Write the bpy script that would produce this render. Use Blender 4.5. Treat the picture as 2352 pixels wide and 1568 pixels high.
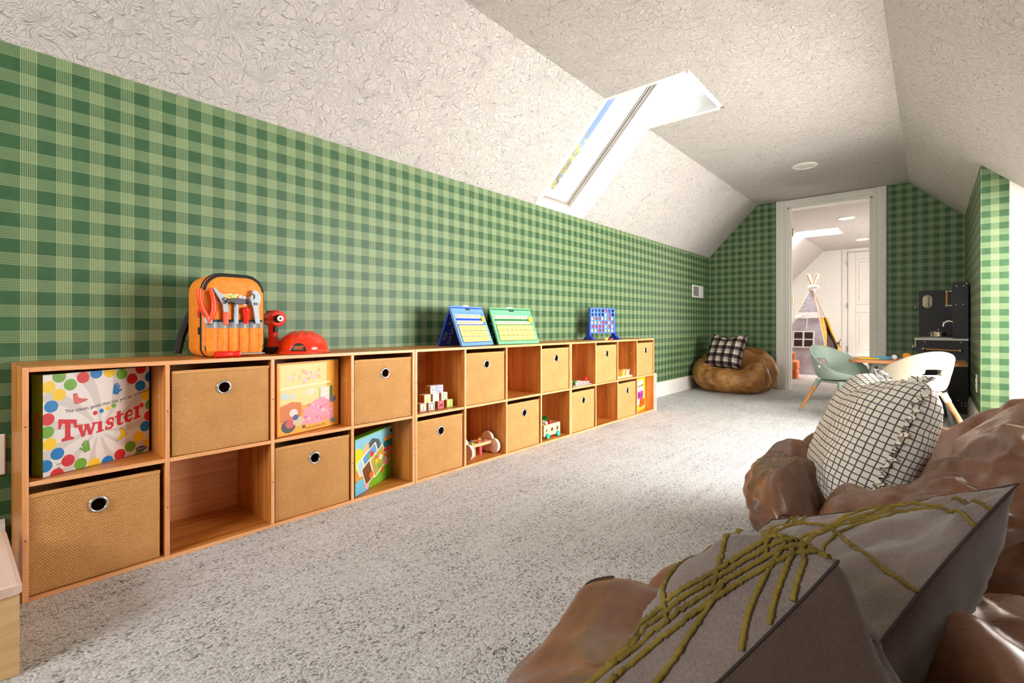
import bpy, bmesh, math, random
from math import sin, cos, pi, radians as R, atan2, sqrt
from mathutils import Vector, Matrix, Euler, noise as MN

random.seed(7)
for o in list(bpy.data.objects):
    bpy.data.objects.remove(o)
SC = bpy.context.scene
COL = SC.collection

# ------------------------------------------------------------------ camera
cd = bpy.data.cameras.new('camera')
cd.sensor_width = 36.0
cd.lens = 1120.4847 / 2352 * 36
cd.shift_y = -(784 - 747.4028) / 2352
cd.clip_start = 0.02
cam = bpy.data.objects.new('camera', cd)
COL.objects.link(cam)
cam.location = (0, 0, 0.6937)
cam.rotation_euler = (R(90), 0, R(40.6234))
SC.camera = cam

# ------------------------------------------------------------------ view, world, daylight
SC.view_settings.view_transform = 'Standard'
SC.view_settings.look = 'None'
SC.view_settings.gamma = 1.0
SC.view_settings.use_curve_mapping = False
SC.view_settings.exposure = 0.85
try:
    SC.cycles.max_bounces = 6
    SC.cycles.diffuse_bounces = 4
    SC.cycles.glossy_bounces = 3
    SC.cycles.transmission_bounces = 4
    SC.cycles.sample_clamp_indirect = 6.0
    SC.cycles.caustics_reflective = False
    SC.cycles.caustics_refractive = False
    SC.cycles.use_denoising = True
    SC.cycles.adaptive_threshold = 0.18
    SC.cycles.adaptive_min_samples = 16
except Exception:
    pass

wd = bpy.data.worlds.new('sky')
SC.world = wd
wd.use_nodes = True
wn, wl = wd.node_tree.nodes, wd.node_tree.links
wn.clear()
_tc = wn.new('ShaderNodeTexCoord')
_nz = wn.new('ShaderNodeTexNoise'); _nz.inputs['Scale'].default_value = 7.0; _nz.inputs['Detail'].default_value = 5.0
_rp = wn.new('ShaderNodeValToRGB')
_rp.color_ramp.elements[0].position = 0.47; _rp.color_ramp.elements[0].color = (0.20, 0.42, 0.80, 1)
_rp.color_ramp.elements[1].position = 0.68; _rp.color_ramp.elements[1].color = (0.75, 0.78, 0.82, 1)
_bg = wn.new('ShaderNodeBackground'); _bg.inputs['Strength'].default_value = 1.0
_wo = wn.new('ShaderNodeOutputWorld')
wl.new(_tc.outputs['Generated'], _nz.inputs['Vector'])
wl.new(_nz.outputs['Fac'], _rp.inputs['Fac'])
wl.new(_rp.outputs['Color'], _bg.inputs['Color'])
wl.new(_bg.outputs['Background'], _wo.inputs['Surface'])


def area_light(name, loc, target, sx, sy, power, col, spread=180):
    l = bpy.data.lights.new(name, 'AREA')
    l.shape = 'RECTANGLE'; l.size = sx; l.size_y = sy
    l.energy = power; l.color = col; l.spread = R(spread)
    o = bpy.data.objects.new(name, l)
    COL.objects.link(o)
    o.location = loc
    o.rotation_euler = (Vector(target) - Vector(loc)).to_track_quat('-Z', 'Y').to_euler()
    return o


# sun reaching the skylight wells from behind the camera
sl = bpy.data.lights.new('sun', 'SUN'); sl.energy = 6.0; sl.angle = R(9); sl.color = (1.0, 0.95, 0.87)
so = bpy.data.objects.new('sun', sl); COL.objects.link(so)
so.location = (-4, -4, 8)
so.rotation_euler = Vector((0.33, 0.69, -0.645)).to_track_quat('-Z', 'Y').to_euler()
# daylight at the right dormer and next room's skylight; gable and side-window lamps are added fill
area_light('dormer_daylight', (1.30, 3.05, 0.98), (-1.0, 2.9, 0.9), 1.75, 1.15, 150, (1.0, 0.965, 0.92))
area_light('added_gable_fill', (-1.0, -1.86, 1.35), (-1.0, 1.0, 1.2), 0.95, 0.95, 46, (1.0, 0.98, 0.96))
area_light('next_room_skylight_daylight', (-1.72, 8.43, 2.62), (-0.6, 8.4, 0.6), 0.6, 0.7, 60, (0.97, 0.98, 1.0))
area_light('added_next_room_fill', (0.98, 8.2, 1.05), (-1.2, 8.2, 0.7), 1.6, 1.1, 42, (1.0, 0.93, 0.86))


# ------------------------------------------------------------------ material helpers
def lin(c):
    out = []
    for x in c[:3]:
        x = x / 255.0
        out.append(x / 12.92 if x <= 0.04045 else ((x + 0.055) / 1.055) ** 2.4)
    return tuple(out) + (1.0,)


class G:
    def __init__(self, name):
        self.m = bpy.data.materials.new(name)
        self.m.use_nodes = True
        t = self.m.node_tree
        self.n, self.l = t.nodes, t.links
        self.b = self.n['Principled BSDF']

    def new(self, k, **kw):
        nd = self.n.new(k)
        for a, v in kw.items():
            setattr(nd, a, v)
        return nd

    def put(self, sock, v):
        if isinstance(v, bpy.types.NodeSocket):
            self.l.new(v, sock)
        else:
            sock.default_value = v

    def math(self, op, a, b=0.0, c=0.0, clamp=False):
        nd = self.new('ShaderNodeMath', operation=op, use_clamp=clamp)
        self.put(nd.inputs[0], a); self.put(nd.inputs[1], b); self.put(nd.inputs[2], c)
        return nd.outputs[0]

    def pos(self):
        return self.new('ShaderNodeNewGeometry').outputs['Position']

    def obj(self):
        return self.new('ShaderNodeTexCoord').outputs['Object']

    def uv(self):
        return self.new('ShaderNodeTexCoord').outputs['UV']

    def rand(self):
        return self.new('ShaderNodeObjectInfo').outputs['Random']

    def sep(self, v):
        nd = self.new('ShaderNodeSeparateXYZ'); self.put(nd.inputs[0], v)
        return nd.outputs

    def comb(self, x, y, z=0.0):
        nd = self.new('ShaderNodeCombineXYZ')
        self.put(nd.inputs[0], x); self.put(nd.inputs[1], y); self.put(nd.inputs[2], z)
        return nd.outputs[0]

    def scale(self, v, s):
        nd = self.new('ShaderNodeMapping'); self.put(nd.inputs[0], v)
        nd.inputs['Scale'].default_value = s
        return nd.outputs[0]

    def noise(self, v, s, detail=2.0, rough=0.5, dist=0.0):
        nd = self.new('ShaderNodeTexNoise'); self.put(nd.inputs['Vector'], v)
        nd.inputs['Scale'].default_value = s; nd.inputs['Detail'].default_value = detail
        nd.inputs['Roughness'].default_value = rough; nd.inputs['Distortion'].default_value = dist
        return nd.outputs['Fac']

    def vor(self, v, s, feature='F1', rnd=1.0):
        nd = self.new('ShaderNodeTexVoronoi', feature=feature); self.put(nd.inputs['Vector'], v)
        nd.inputs['Scale'].default_value = s; nd.inputs['Randomness'].default_value = rnd
        return nd.outputs

    def ramp(self, f, stops):
        nd = self.new('ShaderNodeValToRGB'); self.put(nd.inputs[0], f)
        e = nd.color_ramp.elements
        while len(e) < len(stops):
            e.new(0.5)
        for k, (p, c) in enumerate(stops):
            e[k].position = p
            e[k].color = c if len(c) == 4 else lin(c)
        return nd.outputs[0]

    def mix(self, f, a, b, mode='MIX'):
        nd = self.new('ShaderNodeMix', data_type='RGBA', blend_type=mode)
        self.put(nd.inputs[0], f); self.put(nd.inputs[6], a); self.put(nd.inputs[7], b)
        return nd.outputs[2]

    def bump(self, h, strength=0.5, dist=0.01, normal=None):
        nd = self.new('ShaderNodeBump'); self.put(nd.inputs['Height'], h)
        nd.inputs['Strength'].default_value = strength; nd.inputs['Distance'].default_value = dist
        if normal is not None:
            self.put(nd.inputs['Normal'], normal)
        return nd.outputs[0]

    def fin(self, col=None, rough=None, normal=None, **kw):
        if col is not None:
            self.put(self.b.inputs['Base Color'], col)
        if rough is not None:
            self.put(self.b.inputs['Roughness'], rough)
        if normal is not None:
            self.put(self.b.inputs['Normal'], normal)
        for k, v in kw.items():
            self.put(self.b.inputs[k.replace('_', ' ')], v)
        return self.m


_mc = {}


def plain(name, c, rough=0.5, vary=0.04, **kw):
    """a single-colour material with a faint procedural variation"""
    key = (name,)
    if key in _mc:
        return _mc[key]
    g = G(name)
    n = g.noise(g.obj(), 18.0, 3.0)
    a = lin(c)
    lo = tuple(max(0.0, x * (1 - vary * 2)) for x in a[:3]) + (1,)
    hi = tuple(min(1.0, x * (1 + vary * 2)) for x in a[:3]) + (1,)
    g.fin(g.ramp(n, [(0.25, lo), (0.75, hi)]), rough, **kw)
    _mc[key] = g.m
    return g.m


def emit(name, c, s):
    g = G(name)
    g.fin(lin(c), 0.6, Emission_Color=lin(c), Emission_Strength=s)
    return g.m


# ---- wallpaper: plaid of eight fine lines per band
def wallpaper(name, axis, u0, v0=1.3958):
    g = G(name)
    s = g.sep(g.pos())
    u = s[axis]; v = s[2]
    def band(c, c0, per, w):
        f = g.math('FRACT', g.math('DIVIDE', g.math('SUBTRACT', c, c0), per))
        inb = g.math('LESS_THAN', f, w)
        ln = g.math('FRACT', g.math('MULTIPLY', f, 8.0 / w))
        tri = g.math('ABSOLUTE', g.math('SUBTRACT', ln, 0.5))
        on = g.math('LESS_THAN', tri, 0.27)
        return g.math('MULTIPLY', inb, on), inb
    mu, iu = band(u, u0 - 8, 0.0777, 0.484)
    mv, iv = band(v, v0 - 8 * 0.0753, 0.0753, 0.484)
    brk = g.math('MULTIPLY_ADD', g.noise(g.pos(), 420.0, 1.0), 0.5, 0.72)
    a = g.math('ADD', g.math('MULTIPLY', mu, 0.40), g.math('MULTIPLY', mv, 0.40))
    a = g.math('MULTIPLY', a, brk, clamp=True)
    big = g.noise(g.pos(), 26.0, 3.0)
    base = g.ramp(big, [(0.3, (49, 84, 52)), (0.7, (56, 93, 58))])
    col = g.mix(a, base, lin((180, 194, 144)))
    hgt = g.math('ADD', a, g.math('MULTIPLY', g.noise(g.pos(), 900.0, 1.0), 0.6))
    return g.fin(col, 0.5, g.bump(hgt, 0.12, 0.001), Specular_IOR_Level=0.35)


# ---- stomped ceiling plaster: fans of torn radial grooves around stomp centres on smooth plaster
def plaster(name, xs):
    g = G(name)
    s = g.sep(g.pos())
    p = g.comb(g.math('MULTIPLY', s[0], xs), s[1], 0.0)
    wob = g.new('ShaderNodeTexNoise'); g.put(wob.inputs['Vector'], p); wob.inputs['Scale'].default_value = 16.0; wob.inputs['Detail'].default_value = 2.0
    wp = g.new('ShaderNodeVectorMath', operation='MULTIPLY_ADD')
    g.put(wp.inputs[0], wob.outputs['Color']); wp.inputs[1].default_value = (0.085, 0.085, 0.0); g.put(wp.inputs[2], p)
    v = g.new('ShaderNodeTexVoronoi', feature='F1'); g.put(v.inputs['Vector'], wp.outputs[0]); v.inputs['Scale'].default_value = 5.0
    d = g.new('ShaderNodeVectorMath', operation='SUBTRACT'); g.put(d.inputs[0], wp.outputs[0]); g.put(d.inputs[1], v.outputs['Position'])
    ds = g.sep(d.outputs[0])
    ang = g.math('ARCTAN2', ds[1], ds[0])
    ln = g.new('ShaderNodeVectorMath', operation='LENGTH'); g.put(ln.inputs[0], d.outputs[0])
    rr = ln.outputs['Value']
    idn = g.math('MULTIPLY', g.sep(v.outputs['Color'])[0], 57.0)
    pol = g.comb(g.math('MULTIPLY', ang, 4.6), g.math('MULTIPLY', rr, 27.0), idn)
    e1 = g.vor(pol, 1.0, 'DISTANCE_TO_EDGE')['Distance']
    e2 = g.vor(wp.outputs[0], 85.0, 'DISTANCE_TO_EDGE')['Distance']
    gate = g.noise(p, 34.0, 2.0)
    g1 = g.math('SUBTRACT', 1.0, g.math('MULTIPLY', e1, 14.0), clamp=True)
    g2 = g.math('SUBTRACT', 1.0, g.math('MULTIPLY', e2, 8.0), clamp=True)
    k1 = g.math('MULTIPLY', g1, g.math('MULTIPLY', g.math('SUBTRACT', gate, 0.45), 6.0, clamp=True))
    k2 = g.math('MULTIPLY', g2, g.math('MULTIPLY', g.math('SUBTRACT', 0.56, gate), 6.0, clamp=True))
    h = g.math('SUBTRACT', 0.0, g.math('ADD', k1, g.math('MULTIPLY', k2, 0.32)))
    return g.fin(lin((201, 194, 188)), 0.85, g.bump(h, 0.85, 0.006))


def carpet(name, tint=(1, 1, 1)):
    g = G(name)
    s = g.sep(g.pos())
    p = g.comb(g.math('MULTIPLY', s[0], 250.0), g.math('MULTIPLY', s[1], 160.0), 0.0)
    v = g.vor(p, 1.0, 'F1', 0.75)
    rnd = g.sep(v['Color'])
    streak = g.noise(g.comb(g.math('MULTIPLY', s[0], 34.0), g.math('MULTIPLY', s[1], 2.2), 0.0), 1.0, 3.0, 0.6)
    patch = g.noise(g.pos(), 5.5, 3.0)
    k = g.math('ADD', g.math('MULTIPLY', rnd[0], 0.66), g.math('ADD', g.math('MULTIPLY', streak, 0.34), g.math('MULTIPLY', patch, 0.24)))
    c = g.ramp(k, [(0.24, (112, 109, 108)), (0.34, (166, 163, 161)), (0.45, (202, 200, 199)), (0.75, (222, 221, 220)), (1.0, (234, 233, 232))])
    c = g.mix(1.0, c, tuple(tint) + (1,), 'MULTIPLY')
    row = g.math('ABSOLUTE', g.math('SUBTRACT', g.math('FRACT', g.math('MULTIPLY', s[0], 125.0)), 0.5))
    h = g.math('SUBTRACT', g.math('MULTIPLY', rnd[1], 0.5), g.math('ADD', v['Distance'], g.math('MULTIPLY', row, 0.7)))
    return g.fin(c, 0.95, g.bump(h, 0.8, 0.005), Specular_IOR_Level=0.1)


WP_Y = wallpaper('wallpaper_along_y', 1, 0.1416)
WP_X = wallpaper('wallpaper_along_x', 0, -1.8834)
WP_END = wallpaper('wallpaper_end', 0, 0.2770 - 0.0777 * 4)
PL_FLAT = plaster('ceiling_plaster_flat', 1.0)
PL_SLOPE = plaster('ceiling_plaster_slope', 1.43)
CARPET = carpet('loop_carpet')
CARPET2 = carpet('loop_carpet_next_room', (0.98, 0.90, 0.84))
WHITE = plain('white_trim_paint', (236, 232, 224), 0.45, 0.01)
WHITEWALL = plain('white_wall_paint', (240, 236, 230), 0.7, 0.01)


# ---- laminate wood, grain along a chosen axis
def wood(name, axis, dark, mid, light, sc=1.0, rough=0.38):
    g = G(name)
    s = g.sep(g.obj())
    k = [26.0 * sc] * 3
    k[axis] = 1.6 * sc
    r = g.rand()
    p = g.comb(g.math('MULTIPLY_ADD', s[0], k[0], g.math('MULTIPLY', r, 31.0)), g.math('MULTIPLY', s[1], k[1]), g.math('MULTIPLY_ADD', s[2], k[2], g.math('MULTIPLY', r, 17.0)))
    a = g.noise(p, 1.0, 4.0, 0.6, 1.2)
    k2 = [120.0 * sc] * 3
    k2[axis] = 3.0 * sc
    b = g.noise(g.comb(g.math('MULTIPLY', s[0], k2[0]), g.math('MULTIPLY', s[1], k2[1]), g.math('MULTIPLY', s[2], k2[2])), 1.0, 2.0)
    t = g.math('ADD', g.math('MULTIPLY', a, 0.75), g.math('MULTIPLY', b, 0.25))
    return g.fin(g.ramp(t, [(0.30, dark), (0.50, mid), (0.68, light)]), rough, g.bump(b, 0.06, 0.001))


WD = ((146, 80, 26), (198, 124, 52), (222, 156, 82))
WOOD = [wood('shelf_laminate_grain_%s' % 'xyz'[i], i, *WD) for i in range(3)]
WE = ((214, 144, 90), (232, 166, 110), (242, 188, 138))
EDGE = [wood('shelf_edge_band_%s' % 'xyz'[i], i, *WE, 1.6, 0.4) for i in range(3)]


# ------------------------------------------------------------------ mesh helpers
class MB:
    def __init__(self):
        self.v, self.f, self.mi, self.uvs = [], [], [], {}
        self.cur = 0

    def add(self, vs, fs):
        o = len(self.v)
        self.v += [tuple(p) for p in vs]
        for f in fs:
            self.f.append(tuple(i + o for i in f)); self.mi.append(self.cur)

    def box(self, x0, x1, y0, y1, z0, z1, M=None):
        vs = [Vector(p) for p in ((x0, y0, z0), (x1, y0, z0), (x1, y1, z0), (x0, y1, z0), (x0, y0, z1), (x1, y0, z1), (x1, y1, z1), (x0, y1, z1))]
        if M is not None:
            vs = [M @ p for p in vs]
        self.add(vs, [(0, 3, 2, 1), (4, 5, 6, 7), (0, 1, 5, 4), (1, 2, 6, 5), (2, 3, 7, 6), (3, 0, 4, 7)])
        return self

    def rbox(self, x0, x1, y0, y1, z0, z1, r, M=None, n=3):
        """box with its vertical edges rounded and a small chamfer top and bottom"""
        pts = rrect(x0, x1, y0, y1, r, n)
        c = min(r, (z1 - z0) * 0.25)
        k = 1 - c / max(1e-6, min(x1 - x0, y1 - y0) / 2) * 0.5
        cx, cy = (x0 + x1) / 2, (y0 + y1) / 2
        ins = [(cx + (x - cx) * k, cy + (y - cy) * k) for x, y in pts]
        rings = [[(x, y, z0) for x, y in ins], [(x, y, z0 + c * .5) for x, y in pts], [(x, y, z1 - c * .5) for x, y in pts], [(x, y, z1) for x, y in ins]]
        self.rings(rings, M, True, True)
        return self

    def rings(self, rings, M=None, cap0=False, cap1=False, closed=True):
        n = len(rings[0])
        vs = [Vector(p) for r in rings for p in r]
        if M is not None:
            vs = [M @ p for p in vs]
        fs = []
        for i in range(len(rings) - 1):
            for j in range(n if closed else n - 1):
                k = (j + 1) % n
                fs.append((i * n + j, i * n + k, (i + 1) * n + k, (i + 1) * n + j))
        if cap0:
            fs.append(tuple(reversed(range(n))))
        if cap1:
            fs.append(tuple(range((len(rings) - 1) * n, len(rings) * n)))
        self.add(vs, fs)
        return self

    def prism(self, poly, z0, z1, M=None):
        self.rings([[(x, y, z0) for x, y in poly], [(x, y, z1) for x, y in poly]], M, True, True)
        return self

    def poly(self, pts, z=0.0, M=None):
        vs = [Vector((p[0], p[1], z)) for p in pts]
        if M is not None:
            vs = [M @ p for p in vs]
        self.add(vs, [tuple(range(len(vs)))])
        return self

    def lathe(self, prof, n=24, M=None, cap0=True, cap1=True):
        rings = [[(r * cos(2 * pi * j / n), r * sin(2 * pi * j / n), z) for j in range(n)] for r, z in prof]
        self.rings(rings, M, cap0, cap1)
        return self

    def ball(self, c, rx, ry=None, rz=None, n=14, m=8, M=None):
        ry = rx if ry is None else ry
        rz = rx if rz is None else rz
        rings = []
        for i in range(1, m):
            a = -pi / 2 + pi * i / m
            rings.append([(c[0] + rx * cos(a) * cos(2 * pi * j / n), c[1] + ry * cos(a) * sin(2 * pi * j / n), c[2] + rz * sin(a)) for j in range(n)])
        o = len(self.v)
        self.rings(rings, M)
        b, t = Vector((c[0], c[1], c[2] - rz)), Vector((c[0], c[1], c[2] + rz))
        if M is not None:
            b, t = M @ b, M @ t
        bi = len(self.v); self.v += [tuple(b), tuple(t)]
        last = o + (m - 2) * n
        for j in range(n):
            k = (j + 1) % n
            self.f.append((bi, o + k, o + j)); self.mi.append(self.cur)
            self.f.append((bi + 1, last + j, last + k)); self.mi.append(self.cur)
        return self

    def tube(self, path, r, n=10, cap=True, M=None):
        path = [Vector(p) for p in path]
        rs = r if isinstance(r, (list, tuple)) else [r] * len(path)
        rings = []
        up = None
        for i, p in enumerate(path):
            a = path[max(0, i - 1)]; b = path[min(len(path) - 1, i + 1)]
            t = (b - a).normalized()
            if up is None:
                up = t.orthogonal().normalized()
            else:
                up = (up - t * up.dot(t)).normalized()
            s = t.cross(up)
            rings.append([p + (up * cos(2 * pi * j / n) + s * sin(2 * pi * j / n)) * rs[i] for j in range(n)])
        self.rings(rings, M, cap, cap)
        return self

    def grid(self, fn, nu, nv, closed_u=False):
        vs = []
        for i in range(nu + (0 if closed_u else 1)):
            for j in range(nv + 1):
                vs.append(fn(i / nu, j / nv))
        fs = []
        m = nv + 1
        tot = nu if closed_u else nu + 1
        for i in range(nu):
            i2 = (i + 1) % tot
            for j in range(nv):
                fs.append((i * m + j, i2 * m + j, i2 * m + j + 1, i * m + j + 1))
        self.add(vs, fs)
        return self

    def mesh(self, name, mats):
        me = bpy.data.meshes.new(name)
        me.from_pydata(self.v, [], self.f)
        for m in (mats if isinstance(mats, (list, tuple)) else [mats]):
            me.materials.append(m)
        if len(me.materials) > 1:
            for p, k in zip(me.polygons, self.mi):
                p.material_index = min(k, len(me.materials) - 1)
        me.validate()
        bm = bmesh.new(); bm.from_mesh(me)
        bmesh.ops.recalc_face_normals(bm, faces=bm.faces)
        bm.to_mesh(me); bm.free()
        me.update()
        return me


def finish(o, smooth=False, bevel=0.0, seg=2, angle=40):
    if bevel:
        b = o.modifiers.new('bevel', 'BEVEL'); b.width = bevel; b.segments = seg; b.limit_method = 'ANGLE'; b.angle_limit = R(50)
    if smooth:
        me = o.data
        me.polygons.foreach_set('use_smooth', [True] * len(me.polygons))
        if smooth != 'all':
            try:
                me.set_sharp_from_angle(angle=R(angle))
            except Exception:
                pass
    return o


def part(name, mb, mats, parent=None, smooth=False, bevel=0.0, loc=None, rot=None, label=None, angle=40):
    me = mb if isinstance(mb, bpy.types.Mesh) else mb.mesh(name, mats)
    o = bpy.data.objects.new(name, me)
    COL.objects.link(o)
    if parent is not None:
        o.parent = parent
    if loc is not None:
        o.location = loc
    if rot is not None:
        o.rotation_euler = rot
    if label:
        o['label'] = label
    return finish(o, smooth, bevel, angle=angle)


def tag(o, label, cat, group=None):
    o['label'] = label; o['category'] = cat
    if group:
        o['group'] = group
    return o


def thing(name, label, cat, loc=(0, 0, 0), rot=(0, 0, 0), group=None):
    o = bpy.data.objects.new(name, None)
    o.empty_display_size = 0.05
    COL.objects.link(o)
    o.location = loc; o.rotation_euler = rot
    return tag(o, label, cat, group)


def struct(name, mb, mats, label=None, **kw):
    o = part(name, mb, mats, **kw)
    if kw.get('parent') is None:
        o['kind'] = 'structure'
    if label:
        o['label'] = label
    return o


def copy_tree(o, parent=None):
    c = o.copy(); COL.objects.link(c)
    c.parent = parent
    for ch in o.children:
        copy_tree(ch, c)
    return c


def rrect(x0, x1, y0, y1, r, n=4):
    pts = []
    for cx, cy, a in ((x1 - r, y1 - r, 0), (x0 + r, y1 - r, 90), (x0 + r, y0 + r, 180), (x1 - r, y0 + r, 270)):
        for k in range(n + 1):
            t = R(a + 90 * k / n)
            pts.append((cx + r * cos(t), cy + r * sin(t)))
    return pts


def circ(cx, cy, r, n=20, ry=None):
    ry = r if ry is None else ry
    return [(cx + r * cos(2 * pi * k / n), cy + ry * sin(2 * pi * k / n)) for k in range(n)]


def stroke(pts, w):
    """2-D ribbon polygon along pts with width(s) w"""
    ws = w if isinstance(w, (list, tuple)) else [w] * len(pts)
    L, Rr = [], []
    for i, p in enumerate(pts):
        a = pts[max(0, i - 1)]; b = pts[min(len(pts) - 1, i + 1)]
        dx, dy = b[0] - a[0], b[1] - a[1]
        d = sqrt(dx * dx + dy * dy) or 1
        nx, ny = -dy / d, dx / d
        L.append((p[0] + nx * ws[i] / 2, p[1] + ny * ws[i] / 2)); Rr.append((p[0] - nx * ws[i] / 2, p[1] - ny * ws[i] / 2))
    return L + Rr[::-1]


def arc(cx, cy, r, a0, a1, n=10, ry=None):
    ry = r if ry is None else ry
    return [(cx + r * cos(R(a0 + (a1 - a0) * k / n)), cy + ry * sin(R(a0 + (a1 - a0) * k / n))) for k in range(n + 1)]


def text_polys(s, size=1.0, bold=0.0, shear=0.0, spacing=1.0):
    cu = bpy.data.curves.new('t', 'FONT')
    cu.body = s; cu.size = size; cu.offset = bold; cu.shear = shear; cu.space_character = spacing
    cu.resolution_u = 3
    ob = bpy.data.objects.new('t', cu)
    COL.objects.link(ob)
    dg = bpy.context.evaluated_depsgraph_get()
    me = bpy.data.meshes.new_from_object(ob.evaluated_get(dg))
    vs = [tuple(v.co) for v in me.vertices]; fs = [tuple(p.vertices) for p in me.polygons]
    bpy.data.objects.remove(ob); bpy.data.curves.remove(cu); bpy.data.meshes.remove(me)
    return vs, fs


def add_text(mb, s, size, x, y, z, M, bold=0.0, rot=0.0, warp=None, center=False, spacing=1.0, shear=0.0):
    vs, fs = text_polys(s, size, bold, shear, spacing)
    if not vs:
        return
    x0 = min(v[0] for v in vs); x1 = max(v[0] for v in vs)
    off = -(x0 + x1) / 2 if center else 0
    out = []
    for v in vs:
        px, py = v[0] + off, v[1]
        if warp:
            px, py = warp(px, py)
        qx = x + px * cos(rot) - py * sin(rot); qy = y + px * sin(rot) + py * cos(rot)
        out.append(M @ Vector((qx, qy, z)))
    mb.add(out, fs)


def frame(o, ex, ey, ez=None):
    """4x4 with origin o and axes ex, ey (ez = ex x ey)"""
    ex = Vector(ex).normalized(); ey = Vector(ey)
    ez = ex.cross(ey).normalized() if ez is None else Vector(ez).normalized()
    ey = ez.cross(ex)
    m = Matrix.Identity(4)
    for i in range(3):
        m[i][0], m[i][1], m[i][2], m[i][3] = ex[i], ey[i], ez[i], o[i]
    return m

# ================================================================== THE ROOM
LX, KZ, CX, CZ = -2.0152, 1.5075, -1.4824, 2.0547
YF, RCX, RX, RZ, SX, YC = 5.9871, -0.1514, 0.2356, 1.6869, 0.3616, 4.1764
YB, XO = -1.7, 1.05
Y2, Y2E = 6.107, 10.5
SK0, SK1, SKX = 2.615, 3.152, -1.006
slope_r = lambda x: CZ - 0.9504 * (x - RCX)
DX0, DY0, DY1 = 0.46, 2.1, 4.02          # dormer opening
XZ = lambda y: Matrix(((1, 0, 0, 0), (0, 0, 1, y), (0, 1, 0, 0), (0, 0, 0, 1)))   # local (x, y, z) -> (x, z+y0, y)


def xzprism(mb, poly, y0, y1):
    mb.rings([[(x, y0, z) for x, z in poly], [(x, y1, z) for x, z in poly]], None, True, True)
    return mb


GLASS = G('window_glass')
_t = GLASS.new('ShaderNodeBsdfTransparent'); _gl = GLASS.new('ShaderNodeBsdfGlossy'); _gl.inputs['Roughness'].default_value = 0.02
_fr = GLASS.new('ShaderNodeFresnel'); _fr.inputs[0].default_value = 1.45
_mx = GLASS.new('ShaderNodeMixShader')
GLASS.l.new(GLASS.math('MULTIPLY', _fr.outputs[0], 0.6), _mx.inputs[0]); GLASS.l.new(_t.outputs[0], _mx.inputs[1]); GLASS.l.new(_gl.outputs[0], _mx.inputs[2])
GLASS.l.new(_mx.outputs[0], GLASS.n['Material Output'].inputs[0])
GLASS = GLASS.m
GASKET = plain('grey_window_gasket', (168, 160, 150), 0.5)

# floor
struct('floor', MB().box(LX - .12, 1.3, YB - .1, Y2, -0.06, 0.0), CARPET, 'grey speckled loop-pile carpet')
struct('floor', MB().box(LX - .12, 1.3, Y2, Y2E + .1, -0.06, 0.0), CARPET2, 'pinkish carpet of the next room')

# left wall
struct('wall_left', MB().box(LX - .1, LX, YB, YF, 0, KZ), WP_Y)
# far wall with the doorway
DL, DR, DT = -1.178, -0.435, 1.975
mb = MB()
xzprism(mb, [(LX, 0), (DL, 0), (DL, CZ), (CX, CZ), (LX, KZ)], YF, Y2)
xzprism(mb, [(DR, 0), (RX + .05, 0), (RX + .05, slope_r(RX + .05)), (RCX, CZ), (DR, CZ)], YF, Y2)
xzprism(mb, [(DL, DT), (DR, DT), (DR, CZ), (DL, CZ)], YF, Y2)
struct('wall_far', mb, WP_X)
# right partition with its end cap
mb = MB()
p = [(RX, 0), (SX, 0), (SX, slope_r(SX)), (RX, slope_r(RX))]
mb.add([(x, YC, z) for x, z in p] + [(x, YF, z) for x, z in p], [(1, 2, 6, 5), (2, 3, 7, 6), (3, 0, 4, 7)])
mb.cur = 1
mb.add([(x, YC, z) for x, z in p], [(0, 1, 2, 3)])
struct('wall_right', mb, [WP_Y, WP_END])
# white return beside it, knee wall and back wall
mb = xzprism(MB(), [(SX, 0), (XO + .1, 0), (XO + .1, slope_r(XO + .1)), (SX, slope_r(SX))], YC, YC + .07)
struct('wall_right_return', mb, WHITEWALL)
mb = MB()
mb.box(XO, XO + .1, YB, DY0 - .03, 0, slope_r(XO)); mb.box(XO, XO + .1, DY1 + .03, YC, 0, slope_r(XO))
struct('wall_right_knee', mb, WHITEWALL)
GX0, GX1, GZ0, GZ1 = -1.48, -.52, .86, 1.84      # unseen gable window behind the camera, added for the fill lamp
mb = MB()
xzprism(mb, [(LX - .1, 0), (GX0, 0), (GX0, CZ), (CX, CZ), (LX, KZ), (LX - .1, KZ)], YB - .1, YB)
xzprism(mb, [(GX1, 0), (XO + .1, 0), (XO + .1, slope_r(XO + .1)), (RCX, CZ), (GX1, CZ)], YB - .1, YB)
mb.box(GX0, GX1, YB - .1, YB, 0, GZ0); mb.box(GX0, GX1, YB - .1, YB, GZ1, CZ)
struct('wall_back', mb, WP_X)
w = bpy.data.objects.new('window_3', None); COL.objects.link(w); w['kind'] = 'structure'; w.location = ((GX0 + GX1) / 2, YB, 0)
mb = MB()
for x in (-.48, -.03, .42):
    mb.box(x, x + .06, -.069, .014, GZ0 + .06, GZ1 - .06)
mb.box(-.48, .48, -.07, .015, GZ0, GZ0 + .06); mb.box(-.48, .48, -.07, .015, GZ1 - .06, GZ1)
part('window_frame', mb, WHITE, w)
part('pane', MB().box(-.42, .42, -.05, -.045, GZ0 + .06, GZ1 - .06), GLASS, w)

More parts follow.
